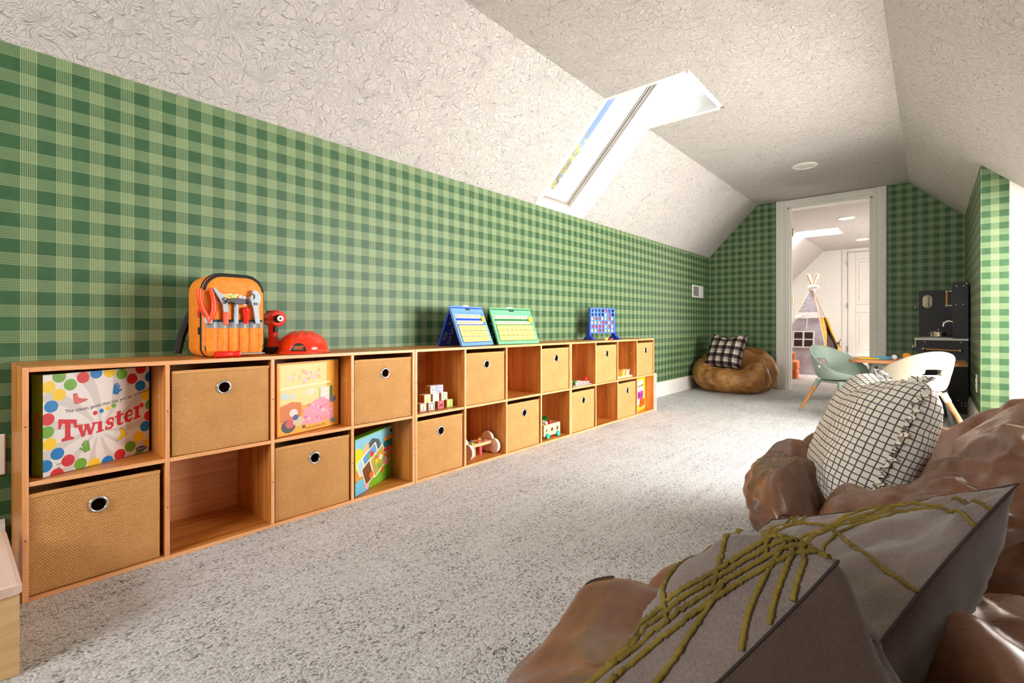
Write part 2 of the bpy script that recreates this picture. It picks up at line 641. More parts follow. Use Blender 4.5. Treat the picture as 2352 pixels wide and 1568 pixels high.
# ceiling: flat strip with the skylight notch, left slope in two pieces, right slope with dormer openings
T = 0.03
mb = MB()
mb.box(CX, RCX, YB, SK0 - .03, CZ, CZ + T); mb.box(CX, RCX, SK1 + .03, YF, CZ, CZ + T); mb.box(SKX + .03, RCX, SK0 - .03, SK1 + .03, CZ, CZ + T)
struct('ceiling', mb, PL_FLAT)
mb = MB()
nl = Vector((-0.7165, 0, 0.6976)) * T
for a, b in ((YB, SK0 - .03), (SK1 + .03, YF)):
    q = [(LX, KZ), (CX, CZ), (CX + nl.x, CZ + nl.z), (LX + nl.x, KZ + nl.z)]
    xzprism(mb, q, a, b)
struct('ceiling_slope_left', mb, PL_SLOPE)
mb = MB()


def rs(x0, x1, a, b):
    xzprism(mb, [(x0, slope_r(x0)), (x1, slope_r(x1)), (x1 + .02, slope_r(x1) + T), (x0 + .02, slope_r(x0) + T)], a, b)


rs(RCX, DX0, YB, YC); rs(RCX, RX + .03, YC, YF); rs(RX + .03, XO + .1, YC, YC + .07)
for a, b in ((YB, DY0 - .03), (DY1 + .03, YC)):
    rs(DX0, XO + .1, a, b)
struct('ceiling_slope_right', mb, PL_SLOPE)


# dormers with their windows
def dormer(n, a, b, zs=0.40):
    zt = slope_r(DX0); xw = 1.2
    mb = MB()
    mb.box(DX0, xw + .1, a, b, zt, zt + .03)
    for y0, y1 in ((a - .03, a), (b, b + .03)):
        xzprism(mb, [(DX0, zt), (xw + .1, zt), (xw + .1, 0), (XO, 0), (XO, slope_r(XO))], y0, y1)
    mb.box(xw, xw + .08, a, b, 0, zs)
    struct('wall_dormer', mb, WHITEWALL)
    w = bpy.data.objects.new('window_%d' % n, None); COL.objects.link(w); w['kind'] = 'structure'
    w.location = (xw, (a + b) / 2, 0)
    L = b - a
    mb = MB()
    mb.box(0, .07, -L / 2, L / 2, zs, zs + .06); mb.box(0, .07, -L / 2, L / 2, zt - .05, zt)
    for y in (-L / 2, -.03, L / 2 - .06):
        mb.box(.001, .069, y, y + .06, zs + .06, zt - .05)
    part('window_frame', mb, WHITE, w)
    mb = MB()
    for y in (-L / 4, L / 4):
        mb.box(.025, .05, y - .01, y + .01, zs + .06, zt - .05)
    mb.box(.028, .047, -L / 2 + .06, L / 2 - .06, (zs + zt) / 2 - .01, (zs + zt) / 2 + .01)
    part('muntin', mb, WHITE, w)
    part('window_sill', MB().box(-.06, .02, -L / 2, L / 2, zs - .025, zs), WHITE, w)
    for y0, y1 in ((-L / 2 + .06, -.03), (.03, L / 2 - .06)):
        part('pane', MB().box(.055, .06, y0, y1, zs + .06, zt - .05), GLASS, w)


dormer(2, DY0, DY1)


# skylights: plastered well, gasket line, white frame and glass
SD = Vector((0.6976, 0, 0.7165)); SN = Vector((-0.7165, 0, 0.6976))


def skylight(n, a, b, label=None):
    A = Vector((LX, 0, KZ)); B = A + SN * 0.36
    zt = B.z + (SKX - B.x) * 0.7165 / 0.6976
    poly = [(A.x, A.z), (B.x, B.z), (SKX, zt), (SKX, CZ), (CX, CZ)]
    mb = MB()
    xzprism(mb, poly, b, b + .03); xzprism(mb, poly, a - .03, a)
    struct('wall_skylight_well', mb, WHITEWALL)
    mb = MB()
    xzprism(mb, [(SKX, CZ), (SKX + .03, CZ), (SKX + .03, zt + .03), (SKX, zt)], a, b)
    xzprism(mb, [(A.x, A.z), (B.x, B.z), (B.x - .03, B.z - .03), (A.x - .03, A.z - .03)], a, b)
    struct('wall_skylight_well', mb, WHITEWALL)
    w = bpy.data.objects.new('window_%d' % n, None); COL.objects.link(w); w['kind'] = 'structure'
    w.location = (LX, (a + b) / 2, KZ)
    M = Matrix.Translation((-LX, -(a + b) / 2, -KZ)) @ frame(A, SD, (0, 1, 0), None)
    # local: x up the slope, y along the room, z outwards? check sign of ez
    if (M.to_3x3() @ Vector((0, 0, 1))).dot(SN) < 0:
        M = M @ Matrix.Scale(-1, 4, (0, 0, 1))
    L = 1.38
    def members(t, z0, z1, x0=0.0):
        mb = MB()
        mb.box(x0, L, b - t, b, z0, z1, M); mb.box(x0, L, a, a + t, z0, z1, M)
        mb.box(x0, x0 + t, a + t, b - t, z0, z1, M)
        return mb
    part('gasket', members(.012, .150, .160), GASKET, w)
    part('gasket', members(.016, .166, .176), GASKET, w)
    part('window_frame', members(.022, .180, .34), WHITE, w, bevel=.004)
    part('handle_rail', MB().box(.022, .05, a + .03, b - .16, .26, .30, M), WHITE, w, bevel=.008)
    part('pane', MB().box(.02, L, a + .02, b - .02, .325, .33, M), GLASS, w)


skylight(1, SK0, SK1)
skylight(4, 8.12, 8.66)

# ---- doorway trim
CAS = [(0, 0), (0, .026), (.012, .030), (.028, .024), (.036, .018), (.074, .016), (.080, .020), (.090, .020), (.096, .014), (.112, .012), (.112, 0)]
mb = MB()
mb.rings([[(-1.290 + x, YF - y, 0) for x, y in CAS], [(-1.290 + x, YF - y, CZ - .002) for x, y in CAS]], None, True, True)
mb.rings([[(-0.323 - x, YF - y, 0) for x, y in CAS], [(-0.323 - x, YF - y, CZ - .002) for x, y in CAS]], None, True, True)
mb.rings([[(-1.19, YF - y, CZ - .004 - x * .72) for x, y in CAS], [(-0.42, YF - y, CZ - .004 - x * .72) for x, y in CAS]], None, True, True)
tr = struct('trim_1', mb, WHITE, 'white painted door casing around the doorway', bevel=.002)
mb = MB()
mb.box(DL, DL + .016, YF - .012, Y2 + .01, 0, DT); mb.box(DR - .016, DR, YF - .012, Y2 + .01, 0, DT); mb.box(DL, DR, YF - .012, Y2 + .01, DT - .016, DT)
mb.box(DL + .016, DL + .028, YF + .03, YF + .065, 0, DT); mb.box(DR - .028, DR - .016, YF + .03, YF + .065, 0, DT)
part('door_jamb', mb, WHITE, tr)
BRASS = plain('aged_brass', (196, 158, 96), 0.3, 0.05, Metallic=1.0)
for z in (0.25, 0.98, 1.72):
    part('hinge', MB().box(DL + .016, DL + .021, Y2 - .035, Y2 + .005, z - .045, z + .045).lathe([(.006, z - .046), (.006, z + .046)], 8, Matrix.Translation((DL + .022, Y2 + .006, 0))), BRASS, tr)

# ---- baseboards
BBP = [(0, 0), (.016, 0), (.016, .10), (.012, .118), (.006, .128), (.004, .14), (0, .14)]


def baseboard(name, a, b):
    a, b = Vector(a), Vector(b)
    d = (b - a).normalized(); n = Vector((-d.y, d.x, 0))
    r = [[a + n * x + Vector((0, 0, z)) for x, z in BBP], [b + n * x + Vector((0, 0, z)) for x, z in BBP]]
    return struct(name, MB().rings(r, None, True, True), WHITE)


baseboard('baseboard_left', (LX, YF, 0), (LX, 3.80, 0))
baseboard('baseboard_left', (LX, .115, 0), (LX, YB, 0))
baseboard('baseboard_far', (-1.292, YF, 0), (LX, YF, 0))
baseboard('baseboard_far', (RX, YF, 0), (-.322, YF, 0))
baseboard('baseboard_right', (RX, YC, 0), (RX, YF, 0))

# ---- next room
mb = MB()
mb.box(LX - .1, LX, Y2, Y2E, 0, KZ)
struct('wall_next_left', mb, WHITEWALL)
NX = 1.0
mb = MB()
mb.box(NX, NX + .08, Y2, 7.35, 0, CZ); mb.box(NX, NX + .08, 9.05, Y2E, 0, CZ); mb.box(NX, NX + .08, 7.35, 9.05, 0, .45); mb.box(NX, NX + .08, 7.35, 9.05, 1.65, CZ)
struct('wall_next_right', mb, WHITEWALL)
mb = xzprism(MB(), [(LX, 0), (NX, 0), (NX, CZ), (CX, CZ), (LX, KZ)], Y2E, Y2E + .1)
struct('wall_next_far', mb, WHITEWALL)
mb = MB()
mb.box(RX + .05, NX, YF + .02, Y2, 0, CZ)
struct('wall_next_near', mb, WHITEWALL)
mb = MB()
mb.box(CX, NX, Y2, 8.09, CZ, CZ + T); mb.box(CX, NX, 8.69, Y2E, CZ, CZ + T); mb.box(SKX + .03, NX, 8.09, 8.69, CZ, CZ + T)
struct('ceiling', mb, PL_FLAT)
mb = MB()
for a, b in ((Y2, 8.09), (8.69, Y2E)):
    xzprism(mb, [(LX, KZ), (CX, CZ), (CX + nl.x, CZ + nl.z), (LX + nl.x, KZ + nl.z)], a, b)
struct('ceiling_slope_left', mb, PL_SLOPE)
w = bpy.data.objects.new('window_5', None); COL.objects.link(w); w['kind'] = 'structure'; w.location = (NX, 8.2, 0)  # unseen side window, added as an opening for the fill lamp
mb = MB()
for y in (-.85, -.03, .79):
    mb.box(.001, .049, y, y + .06, .51, 1.59)
mb.box(0, .05, -.85, .85, .45, .51); mb.box(0, .05, -.85, .85, 1.59, 1.65)
part('window_frame', mb, WHITE, w)
part('pane', MB().box(.03, .035, -.79, .79, .51, 1.59), GLASS, w)

# closed panel door in the next room
d = bpy.data.objects.new('door_1', None); COL.objects.link(d); d['kind'] = 'structure'; d['label'] = 'white panelled door in the next room'
d.location = (-1.114, Y2E, 0)
DW, DH = 0.71, 1.99
mb = MB()
st = .11
rails = [(0.005, .22), (.92, 1.06), (DH - .13, DH)]
for x0, x1 in ((0, st), (DW - st, DW)):
    mb.box(x0, x1, -.035, 0, .005, DH)
for z0, z1 in rails:
    mb.box(st, DW - st, -.035, 0, z0, z1)
part('door_frame', mb, WHITE, d, bevel=.006)
for z0, z1 in ((.22, .92), (1.06, DH - .13)):
    part('door_panel', MB().box(st, DW - st, -.018, -.002, z0, z1).box(st + .05, DW - st - .05, -.028, -.002, z0 + .05, z1 - .05), WHITE, d, bevel=.008)
STEEL = plain('brushed_steel', (168, 166, 162), 0.32, 0.03, Metallic=1.0)
for z in (.28, 1.05, 1.80):
    part('hinge', MB().box(-.012, .004, -.042, -.034, z - .045, z + .045), STEEL, d)
mb = MB()
for x0, x1 in ((-.085, -.008), (DW + .008, DW + .085)):
    mb.box(-1.114 + x0, -1.114 + x1, Y2E - .02, Y2E, 0, DH + .075)
mb.box(-1.114 - .008, -1.114 + DW + .008, Y2E - .02, Y2E, DH + .008, DH + .075)
struct('trim_2', mb, WHITE, 'white casing around the panelled door', bevel=.004)
baseboard('baseboard_next', (-1.2, Y2E, 0), (LX, Y2E, 0))

# ---- recessed ceiling lights
LAMP_OFF = plain('frosted_lamp_lens', (226, 221, 212), 0.5, 0.01)
LAMP_ON = emit('lit_lamp_lens', (255, 250, 238), 9.0)


def downlight(x, y, label, on):
    t = thing('recessed_light', label, 'ceiling light', (x, y, CZ), group='recessed ceiling lights')
    part('trim_ring', MB().lathe([(.098, 0), (.098, -.004), (.090, -.010), (.074, -.012), (.068, -.006), (.068, 0)], 32, None, False, False), WHITE, t, smooth=True)
    part('lens', MB().lathe([(.0685, -.001), (.066, -.005), (.03, -.008), (.004, -.008)], 32), LAMP_ON if on else LAMP_OFF, t, smooth=True)
    return t


downlight(-.812, 4.775, 'unlit round recessed light in the near ceiling before the doorway', False)
downlight(-.811, 7.43, 'lit round recessed light in the next room nearest the doorway', True)
downlight(-.818, 9.43, 'lit round recessed light farthest back in the next room', True)

# ---- wall register, outlet and switch plate
t = thing('wall_register', 'white wall vent with grey louvres on the plaid left wall', 'vent', (LX, 5.592, 1.08))
part('frame', MB().box(0, .010, -.170, .170, -.070, .070), WHITE, t, bevel=.004)
part('louvre_field', MB().box(.0095, .0125, -.150, .005, -.052, .052), plain('register_shadow', (120, 118, 114), .6), t)
for k in range(9):
    z = -.046 + k * .0115
    part('louvre', MB().box(.010, .017, -.148, .003, z - .0035, z + .0015), plain('register_louvre', (165, 163, 158), .5), t)
part('damper_plate', MB().box(.0095, .015, .020, .150, -.052, .052), WHITE, t, bevel=.003)


def outlet(x, y, z, nx, label):
    t = thing('outlet_plate', label, 'outlet', (x, y, z))
    s = nx
    part('plate', MB().box(0 if s > 0 else -.006, .006 if s > 0 else 0, -.036, .036, -.058, .058), WHITE, t, bevel=.003)
    for dz in (-.02, .02):
        part('socket', MB().rbox(-.014, .014, -.016, .016, 0, .003, .008, Matrix.Translation((.006 * s, 0, dz)) @ Matrix.Rotation(R(90 * s), 4, 'Y')), WHITE, t)
    return t


outlet(LX, .080, .326, 1, 'white outlet plate low on the left wall beside the shelf end')
outlet(RX, 4.47, .31, -1, 'pale outlet plate on the short wall beside the toy kitchen')

# ---- autumn tree seen through the skylight
LEAF = plain('yellow_autumn_leaf', (250, 214, 40), 0.6, 0.15)
BARK = plain('grey_brown_bark', (92, 76, 58), 0.9, 0.15)
t = thing('yellow_tree', 'yellow-leaved autumn tree outside the skylight', 'tree', (-5.3, 7.5, -2.35))
mb = MB().tube([(0, 0, 0), (.05, 0, 2.5), (-.05, .05, 4.2), (0, 0, 6.2)], [.16, .12, .05, .012], 10)
part('trunk', mb, BARK, t, smooth=True)
rng = random.Random(3)
mb2 = MB(); mb3 = MB()
for k in range(34):
    a = rng.uniform(0, 2 * pi); z0 = rng.uniform(4.2, 6.0); l = rng.uniform(.5, 1.1) * (1.25 - (z0 - 4.2) * .45)
    e = Vector((cos(a) * l, sin(a) * l, z0 + l * .55))
    mb2.tube([(0, 0, z0), (e.x * .5, e.y * .5, z0 + l * .2), tuple(e)], [.012, .008, .004], 5)
    for q in range(46):
        f = rng.uniform(.25, 1.08)
        c = Vector((e.x * f, e.y * f, z0 + l * .5 * f)) + Vector((rng.gauss(0, .1), rng.gauss(0, .1), rng.gauss(0, .1)))
        u = Vector((rng.gauss(0, 1), rng.gauss(0, 1), rng.gauss(0, 1))).normalized() * .05
        v = u.orthogonal().normalized() * .036
        mb3.add([c - u, c + v, c + u, c - v], [(0, 1, 2, 3)])
part('branches', mb2, BARK, t)
o = part('foliage', mb3, LEAF, t); o['kind'] = 'stuff'

# ================================================================== SHELF UNITS
FX, SH, SW, BT = -1.7152, 0.5887, 1.22, 0.012
SB = LX + .004           # back of the units
SY0 = 0.1266
CW = SW / 4
MZ = 0.2945              # middle shelf centre
SCREW = plain('screw_head', (120, 78, 50), 0.4)
PLUG = plain('plastic_shelf_pin', (196, 176, 150), 0.5)


def make_shelf(k, label):
    y0 = SY0 + k * SW + .001
    y1 = y0 + SW - .002
    t = thing('cube_shelf', label, 'shelf', ((FX + SB) / 2, (y0 + y1) / 2, 0), group='cube storage shelves along the left wall')
    cx, cy = t.location.x, t.location.y

    def pn(name, ax, x0, x1, a, b, z0, z1):
        mb = MB()
        mb.box(x0 - cx, x1 - cx, a - cy, b - cy, z0, z1)
        mb.mi = [0] * 6
        mb.mi[3] = 1       # the +x face carries the edge band
        return part(name, mb, [WOOD[ax], EDGE[ax]], t, bevel=.0008)
    pn('side_panel', 2, SB, FX, y0, y0 + BT, 0, SH); pn('side_panel', 2, SB, FX, y1 - BT, y1, 0, SH)
    pn('top_panel', 1, SB, FX, y0 + BT, y1 - BT, SH - BT, SH)
    pn('bottom_panel', 1, SB, FX, y0 + BT, y1 - BT, 0.0, BT)
    pn('back_panel', 1, SB, SB + .005, y0 + BT, y1 - BT, BT, SH - BT)
    for j in (1, 2, 3):
        yd = y0 + CW * j
        pn('divider', 2, SB + .005, FX - .0005, yd - BT / 2, yd + BT / 2, BT, SH - BT)
    for j in range(4):
        a = y0 + (BT if j == 0 else CW * j + BT / 2); b = y1 - BT if j == 3 else y0 + CW * (j + 1) - BT / 2
        pn('shelf', 1, SB + .005, FX - .001, a, b, MZ - BT / 2, MZ + BT / 2)
    for j in range(5):
        yd = y0 + min(max(CW * j, BT / 2), SW - .002 - BT / 2)
        for z in (.155, .44):
            part('screw', MB().lathe([(.0022, -.0008), (.0022, .0004), (.001, .0006)], 8, Matrix.Translation((FX - cx, yd - cy, z)) @ Matrix.Rotation(R(90), 4, 'Y')), SCREW, t)
    for j in range(1, 4):
        yd = y0 + CW * j - BT / 2
        for x, z in ((FX - .05, .48), (FX - .2, .42), (FX - .12, .19)):
            part('shelf_pin', MB().lathe([(.004, -.001), (.004, .002), (.002, .003)], 8, Matrix.Translation((x - cx, yd - cy, z)) @ Matrix.Rotation(R(90), 4, 'X')), PLUG, t)
    return t


make_shelf(0, 'nearest wooden cube shelf, holding the spotted board game box')
make_shelf(1, 'middle wooden cube shelf, holding the alphabet blocks')
make_shelf(2, 'farthest wooden cube shelf, with the blue disc-dropping game on top')


# ---- woven fabric bins
def weave():
    g = G('woven_tan_fabric')
    s = g.sep(g.obj())
    px, pz = 0.0062, 0.0042
    u = g.math('DIVIDE', s[1], px); v = g.math('DIVIDE', s[2], pz)
    row = g.math('FLOOR', v)
    sh = g.math('MULTIPLY', g.math('MODULO', row, 2.0), 0.5)
    fu = g.math('ABSOLUTE', g.math('SUBTRACT', g.math('FRACT', g.math('ADD', u, sh)), 0.5))
    fv = g.math('ABSOLUTE', g.math('SUBTRACT', g.math('FRACT', v), 0.5))
    d = g.math('ADD', g.math('MULTIPLY', fu, fu), g.math('MULTIPLY', fv, fv))
    h = g.math('SUBTRACT', 1.0, g.math('MULTIPLY', d, 2.6))
    nz = g.noise(g.obj(), 300.0, 2.0)
    big = g.noise(g.obj(), 14.0, 3.0)
    k = g.math('ADD', g.math('MULTIPLY', h, 0.55), g.math('ADD', g.math('MULTIPLY', nz, 0.35), g.math('MULTIPLY', big, 0.18)))
    c = g.ramp(k, [(0.28, (130, 80, 34)), (0.50, (200, 138, 76)), (0.72, (224, 170, 104)), (0.95, (240, 196, 138))])
    return g.fin(c, 0.85, g.bump(h, 0.7, 0.002))


WEAVE = weave()
HEM = plain('bin_hem_tape', (206, 152, 90), 0.8, 0.06)
CHROME = plain('polished_eyelet', (226, 224, 220), 0.18, 0.01, Metallic=1.0)
BINW, BINH, BIND = 0.281, 0.255, 0.285


def bin_front():
    """front wall with a round eyelet hole; local y across, z up, x out"""
    mb = MB()
    hy, hz, hr = 0.0, BINH - .060, .0165
    W2 = BINW / 2
    n = 32
    inner = [(hy + hr * cos(2 * pi * k / n), hz + hr * sin(2 * pi * k / n)) for k in range(n)]
    def sq(s):
        out = []
        for k in range(n):
            a = 2 * pi * k / n
            m = max(abs(cos(a)), abs(sin(a)))
            out.append((hy + s * cos(a) / m, hz + s * sin(a) / m))
        return out
    mid = sq(.045)
    def lim(y, z):
        return (max(-W2, min(W2, y)), max(0, min(BINH, z)))
    outer = []
    for k in range(n):
        a = 2 * pi * k / n
        ca, sa = cos(a), sin(a)
        ts = []
        if ca > 1e-6: ts.append((W2 - hy) / ca)
        if ca < -1e-6: ts.append((-W2 - hy) / ca)
        if sa > 1e-6: ts.append((BINH - hz) / sa)
        if sa < -1e-6: ts.append((-hz) / sa)
        tt = min(ts); outer.append((hy + ca * tt, hz + sa * tt))
    # snap to the corners so that the outline is a true rectangle
    for cy, cz in ((W2, BINH), (-W2, BINH), (-W2, 0), (W2, 0)):
        k = min(range(n), key=lambda i: (outer[i][0] - cy) ** 2 + (outer[i][1] - cz) ** 2)
        outer[k] = (cy, cz)
    def bulge(y, z):
        return .004 * (1 - (y / W2) ** 2) * (1 - ((z - BINH / 2) / (BINH / 2)) ** 2)
    for xo in (0.0, -.004):
        pass
    rings = [[(-.004, y, z) for y, z in outer], [(bulge(y, z), y, z) for y, z in outer], [(bulge(y, z), y, z) for y, z in mid], [(bulge(y, z), y, z) for y, z in inner], [(-.004, y, z) for y, z in inner], [(-.004 + bulge(y, z) * .9, y, z) for y, z in mid], [(-.004, y, z) for y, z in outer]]
    mb.rings(rings)
    return mb


bin_meshes = {}


def make_bin(col, row, label, dy=0.0, tilt=0.0, dx=0.0):
    k, j = divmod(col, 4)
    y = SY0 + col * CW + CW / 2 + dy
    z = BT + .001 if row == 0 else MZ + BT / 2 + .001
    t = thing('fabric_bin', label, 'storage bin', (FX - .008 + dx, y, z), (0, 0, R(tilt)), 'woven fabric bins in the cube shelves')
    if not bin_meshes:
        b = bin_front()
        bin_meshes['front'] = b.mesh('front_wall', WEAVE)
        mb = MB()
        W2 = BINW / 2
        mb.box(-BIND, -.004, -W2, -W2 + .004, 0, BINH - .002); mb.box(-BIND, -.004, W2 - .004, W2, 0, BINH - .002)
        mb.box(-BIND, -BIND + .004, -W2 + .004, W2 - .004, 0, BINH - .002); mb.box(-BIND + .004, -.004, -W2 + .004, W2 - .004, 0, .005)
        bin_meshes['body'] = mb.mesh('body', WEAVE)
        mb = MB()
        mb.rbox(-.0055, .0025, -W2 - .001, W2 + .001, BINH - .009, BINH + .001, .002)
        bin_meshes['hem'] = mb.mesh('hem', HEM)
        pr = [(.0155, -.004), (.0155, .003), (.0165, .0052), (.0185, .0062), (.0215, .0050), (.0230, .0025), (.0235, .0)]
        M = Matrix.Translation((.0022, 0, BINH - .060)) @ Matrix.Rotation(R(90), 4, 'Y')
        bin_meshes['eyelet'] = MB().lathe(pr, 32, M, False, False).mesh('eyelet', CHROME)
        for m in ('eyelet',):
            bin_meshes[m].polygons.foreach_set('use_smooth', [True] * len(bin_meshes[m].polygons))
    fw_ = part('front_wall', bin_meshes['front'], None, t)
    part('body', bin_meshes['body'], None, t)
    part('hem', bin_meshes['hem'], None, fw_)
    part('eyelet', bin_meshes['eyelet'], None, fw_, label='round silver eyelet')
    return t


BINS = [
    (0, 0, 'tan woven bin in the lower row right below the spotted game box', -.004, 0.8),
    (1, 1, 'tan woven bin in the upper row below the orange backpack', .002, 0.0),
    (2, 0, 'tan woven bin in the lower row below the orange picture book', .001, -0.4),
    (3, 1, 'tan woven bin in the upper row above the farm puzzle box', .001, 0.0),
    (4, 0, 'tan woven bin in the lower row below the alphabet blocks', .000, 0.0),
    (5, 1, 'tan woven bin in the upper row above the cloud-ended toy bench', .001, 0.3),
    (6, 0, 'tan woven bin in the lower row between cloud toy and vegetable cart', .000, 0.0),
    (7, 1, 'tan woven bin in the upper row above the vegetable cart', .001, 0.0),
    (8, 0, 'tan woven bin in the lower row below the clear pegboard', .000, 0.0),
    (9, 1, 'tan woven bin in the upper row below the disc-dropping game', .001, 0.0),
    (10, 0, 'tan woven bin in the lower row below the small stacking cups', .000, 0.0),
    (11, 1, 'tan woven bin in the upper row above the yellow card game box', .001, 0.0),
]
for b in BINS:
    make_bin(*b)

# ================================================================== BOXED GAMES AND BOOKS IN THE CUBES
def clip(poly, W, H):
    def cut(ps, f, g):
        out = []
        for i, p in enumerate(ps):
            q = ps[(i + 1) % len(ps)]
            a, b = f(p), f(q)
            if a >= 0:
                out.append(p)
            if (a >= 0) != (b >= 0):
                t = a / (a - b)
                out.append((p[0] + (q[0] - p[0]) * t, p[1] + (q[1] - p[1]) * t))
        return out
    for f in (lambda p: p[0], lambda p: W - p[0], lambda p: p[1], lambda p: H - p[1]):
        poly = cut(poly, f, None)
        if not poly:
            return []
    return poly


INK = {}


def ink(name, c, rough=0.35):
    if name not in INK:
        INK[name] = plain('print_' + name, c, rough, 0.02)
    return INK[name]


class Print:
    """flat print: coloured polygons in a face's own u, v, stacked by layer"""
    def __init__(self, W, H):
        self.W, self.H, self.mb, self.mats, self.idx = W, H, MB(), [], {}
        self.z = 0.0004

    def col(self, name, c):
        if name not in self.idx:
            self.idx[name] = len(self.mats); self.mats.append(ink(name, c))
        self.mb.cur = self.idx[name]

    def poly(self, pts, name, c, layer=0, doclip=True):
        self.col(name, c)
        p = clip(pts, self.W, self.H) if doclip else pts
        if len(p) > 2:
            self.seq = getattr(self, 'seq', 0) + 1
            self.mb.poly(p, self.z + layer * .00012 + (self.seq % 12) * 8e-6, self.M)

    def text(self, s, size, x, y, name, c, layer=4, **kw):
        self.col(name, c)
        add_text(self.mb, s, size, x, y, self.z + layer * .00012, self.M, **kw)


def flat_box(name, label, cat, o, ex, W, H, D, mats_side, rot_parent=True, group=None, lean=0.0):
    """upright box; o lower-left front corner, ex along the front; returns (thing, matrix of the front face in thing space)"""
    ex = Vector((ex[0], ex[1], 0)).normalized()
    ang = atan2(ex.y, ex.x)
    t = thing(name, label, cat, o, (0, 0, ang), group)
    # local: x along the front, y into the shelf (left-hand normal), z up
    part('box_body' if cat != 'book' else 'cover', MB().box(0, W, 0, D, 0, H), mats_side, t, bevel=.0012)
    Mf = Matrix(((1, 0, 0, 0), (0, 0, -1, 0), (0, 1, 0, 0), (0, 0, 0, 1)))
    return t, Mf


RED, BLU, GRN, YEL = ('red', (214, 34, 48)), ('blue', (0, 122, 194)), ('green', (110, 170, 44)), ('yellow', (250, 206, 22))
WHT, BLK = ('white', (244, 240, 234)), ('black', (30, 26, 28))

# ---- spotted board game box
W, H, D = .279, .264, .042
ex = Vector((-.4265, .9045, 0))
TW_GREEN = plain('game_box_green_side', (110, 140, 26), .45, .05)
t, Mf = flat_box('board_game_box', 'white spotted party board game box with red title lettering', 'board game', (-1.737, .167, MZ + BT / 2 + .001), ex, W, H, D, TW_GREEN)
pr = Print(W, H); pr.M = Mf
pr.poly([(0, 0), (W, 0), (W, H), (0, H)], 'box_white', (236, 230, 226), -2)
for k in range(11):                                   # grey swirl rays
    a = k / 11 * 2 * pi + .2
    c = (.135, .095)
    pts = []
    for s_ in (0, 1):
        row = []
        for q in range(7):
            r_ = .02 + q * .026
            aa = a + r_ * 2.2 + s_ * .22
            row.append((c[0] + r_ * cos(aa), c[1] + r_ * sin(aa)))
        pts += row if s_ == 0 else row[::-1]
    pr.poly(pts, 'box_grey', (214, 206, 202), -1)
CI = [('g', .0363, .2566), ('g', .0624, .2326), ('y', .0127, .2317), ('r', .0934, .2487), ('b', .1267, .258), ('y', .1627, .2578), ('g', .1963, .2487), ('r', .2519, .26), ('r', .2265, .2315), ('b', .2813, .2316), ('b', .2508, .2075), ('y', .2694, .178), ('y', .0363, .2089), ('b', .0185, .1804), ('r', .0102, .1482), ('g', .0094, .1149), ('y', .0152, .0827), ('b', .032, .0535), ('b', .0053, .0278), ('r', .0571, .0295), ('r', .0311, -.0002), ('g', .0869, .0123), ('y', .1209, .003), ('b', .1566, .0008), ('r', .1905, .0116), ('g', .2209, .028), ('y', .2462, .0518), ('y', .2789, .0301), ('g', .2813, .1447), ('r', .2789, .111), ('b', .2659, .0801), ('g', .2473, -.0052)]
CC = dict(r=RED, b=BLU, g=GRN, y=YEL)
for c, u, v in CI:
    pr.poly(circ(u, v, .0158, 24), *CC[c], 0)
for c, u, v in (('r', .1238, .1457), ('b', .1401, .149), ('y', .157, .154), ('g', .1737, .1583)):
    pr.poly(circ(u, v, .0062, 14), *CC[c], 3)


def serif_title():
    """T w i s t e r, slab-serif letters; each is a list of polygons on a unit height, with its advance"""
    bx = lambda a, b, c, d: [(a, b), (c, b), (c, d), (a, d)]
    T_ = [bx(0, .80, .95, 1.0), [(0, .56), (.10, .56), (.2, .82), (0, .95)], [(.95, .56), (.85, .56), (.75, .82), (.95, .95)], bx(.34, .1, .62, .9), [(.16, 0), (.80, 0), (.80, .10), (.62, .18), (.34, .18), (.16, .10)]]
    w_ = [[(0.05, .66), (.30, .66), (.45, 0), (.30, 0)], [(.45, .0), (.30, .0), (.50, .66), (.62, .66)], [(.46, .66), (.70, .66), (.86, 0), (.70, 0)], [(.70, 0), (.86, 0), (1.06, .66), (.94, .66)], bx(0, .60, .36, .70), bx(.42, .60, .72, .70), bx(.86, .60, 1.14, .70)]
    i_ = [bx(.10, .05, .34, .66), bx(0, .0, .44, .10), bx(0, .58, .30, .68)]
    s_ = [stroke([(.50, .60), (.36, .66), (.18, .60), (.14, .48), (.26, .38), (.42, .30), (.46, .16), (.34, .05), (.18, .05), (.06, .12)], [.10, .14, .17, .18, .20, .20, .18, .16, .13, .10]), bx(.44, .44, .54, .68), bx(.02, .0, .12, .24)]
    t_ = [bx(.12, .12, .36, .90), bx(0, .56, .52, .68), stroke([(.24, .2), (.28, .08), (.40, .05), (.52, .12)], [.24, .18, .12, .08])]
    e_ = [stroke([(.12, .36), (.52, .36), (.50, .52), (.34, .64), (.16, .54), (.10, .34), (.18, .12), (.36, .05), (.54, .14)], [.08, .10, .13, .15, .20, .22, .20, .14, .09])]
    r_ = [bx(.10, .05, .34, .62), bx(0, 0, .46, .10), bx(0, .56, .28, .68), stroke([(.26, .42), (.38, .60), (.52, .64), (.60, .54)], [.12, .14, .16, .16]), circ(.58, .52, .09, 10)]
    return [(T_, .92), (w_, 1.10), (i_, .50), (s_, .60), (t_, .56), (e_, .62), (r_, .6)]


def title(pr, x0, y0, hgt, width, warp, layer, name, c, grow=0.0):
    L = serif_title()
    tot = sum(a for _, a in L)
    k = width / (tot * hgt)
    x = 0
    for polys, adv in L:
        for p in polys:
            q = [warp(x0 + (x + px) * hgt * k, y0 + py * hgt) for px, py in p]
            pr.poly(q, name, c, layer)
        x += adv


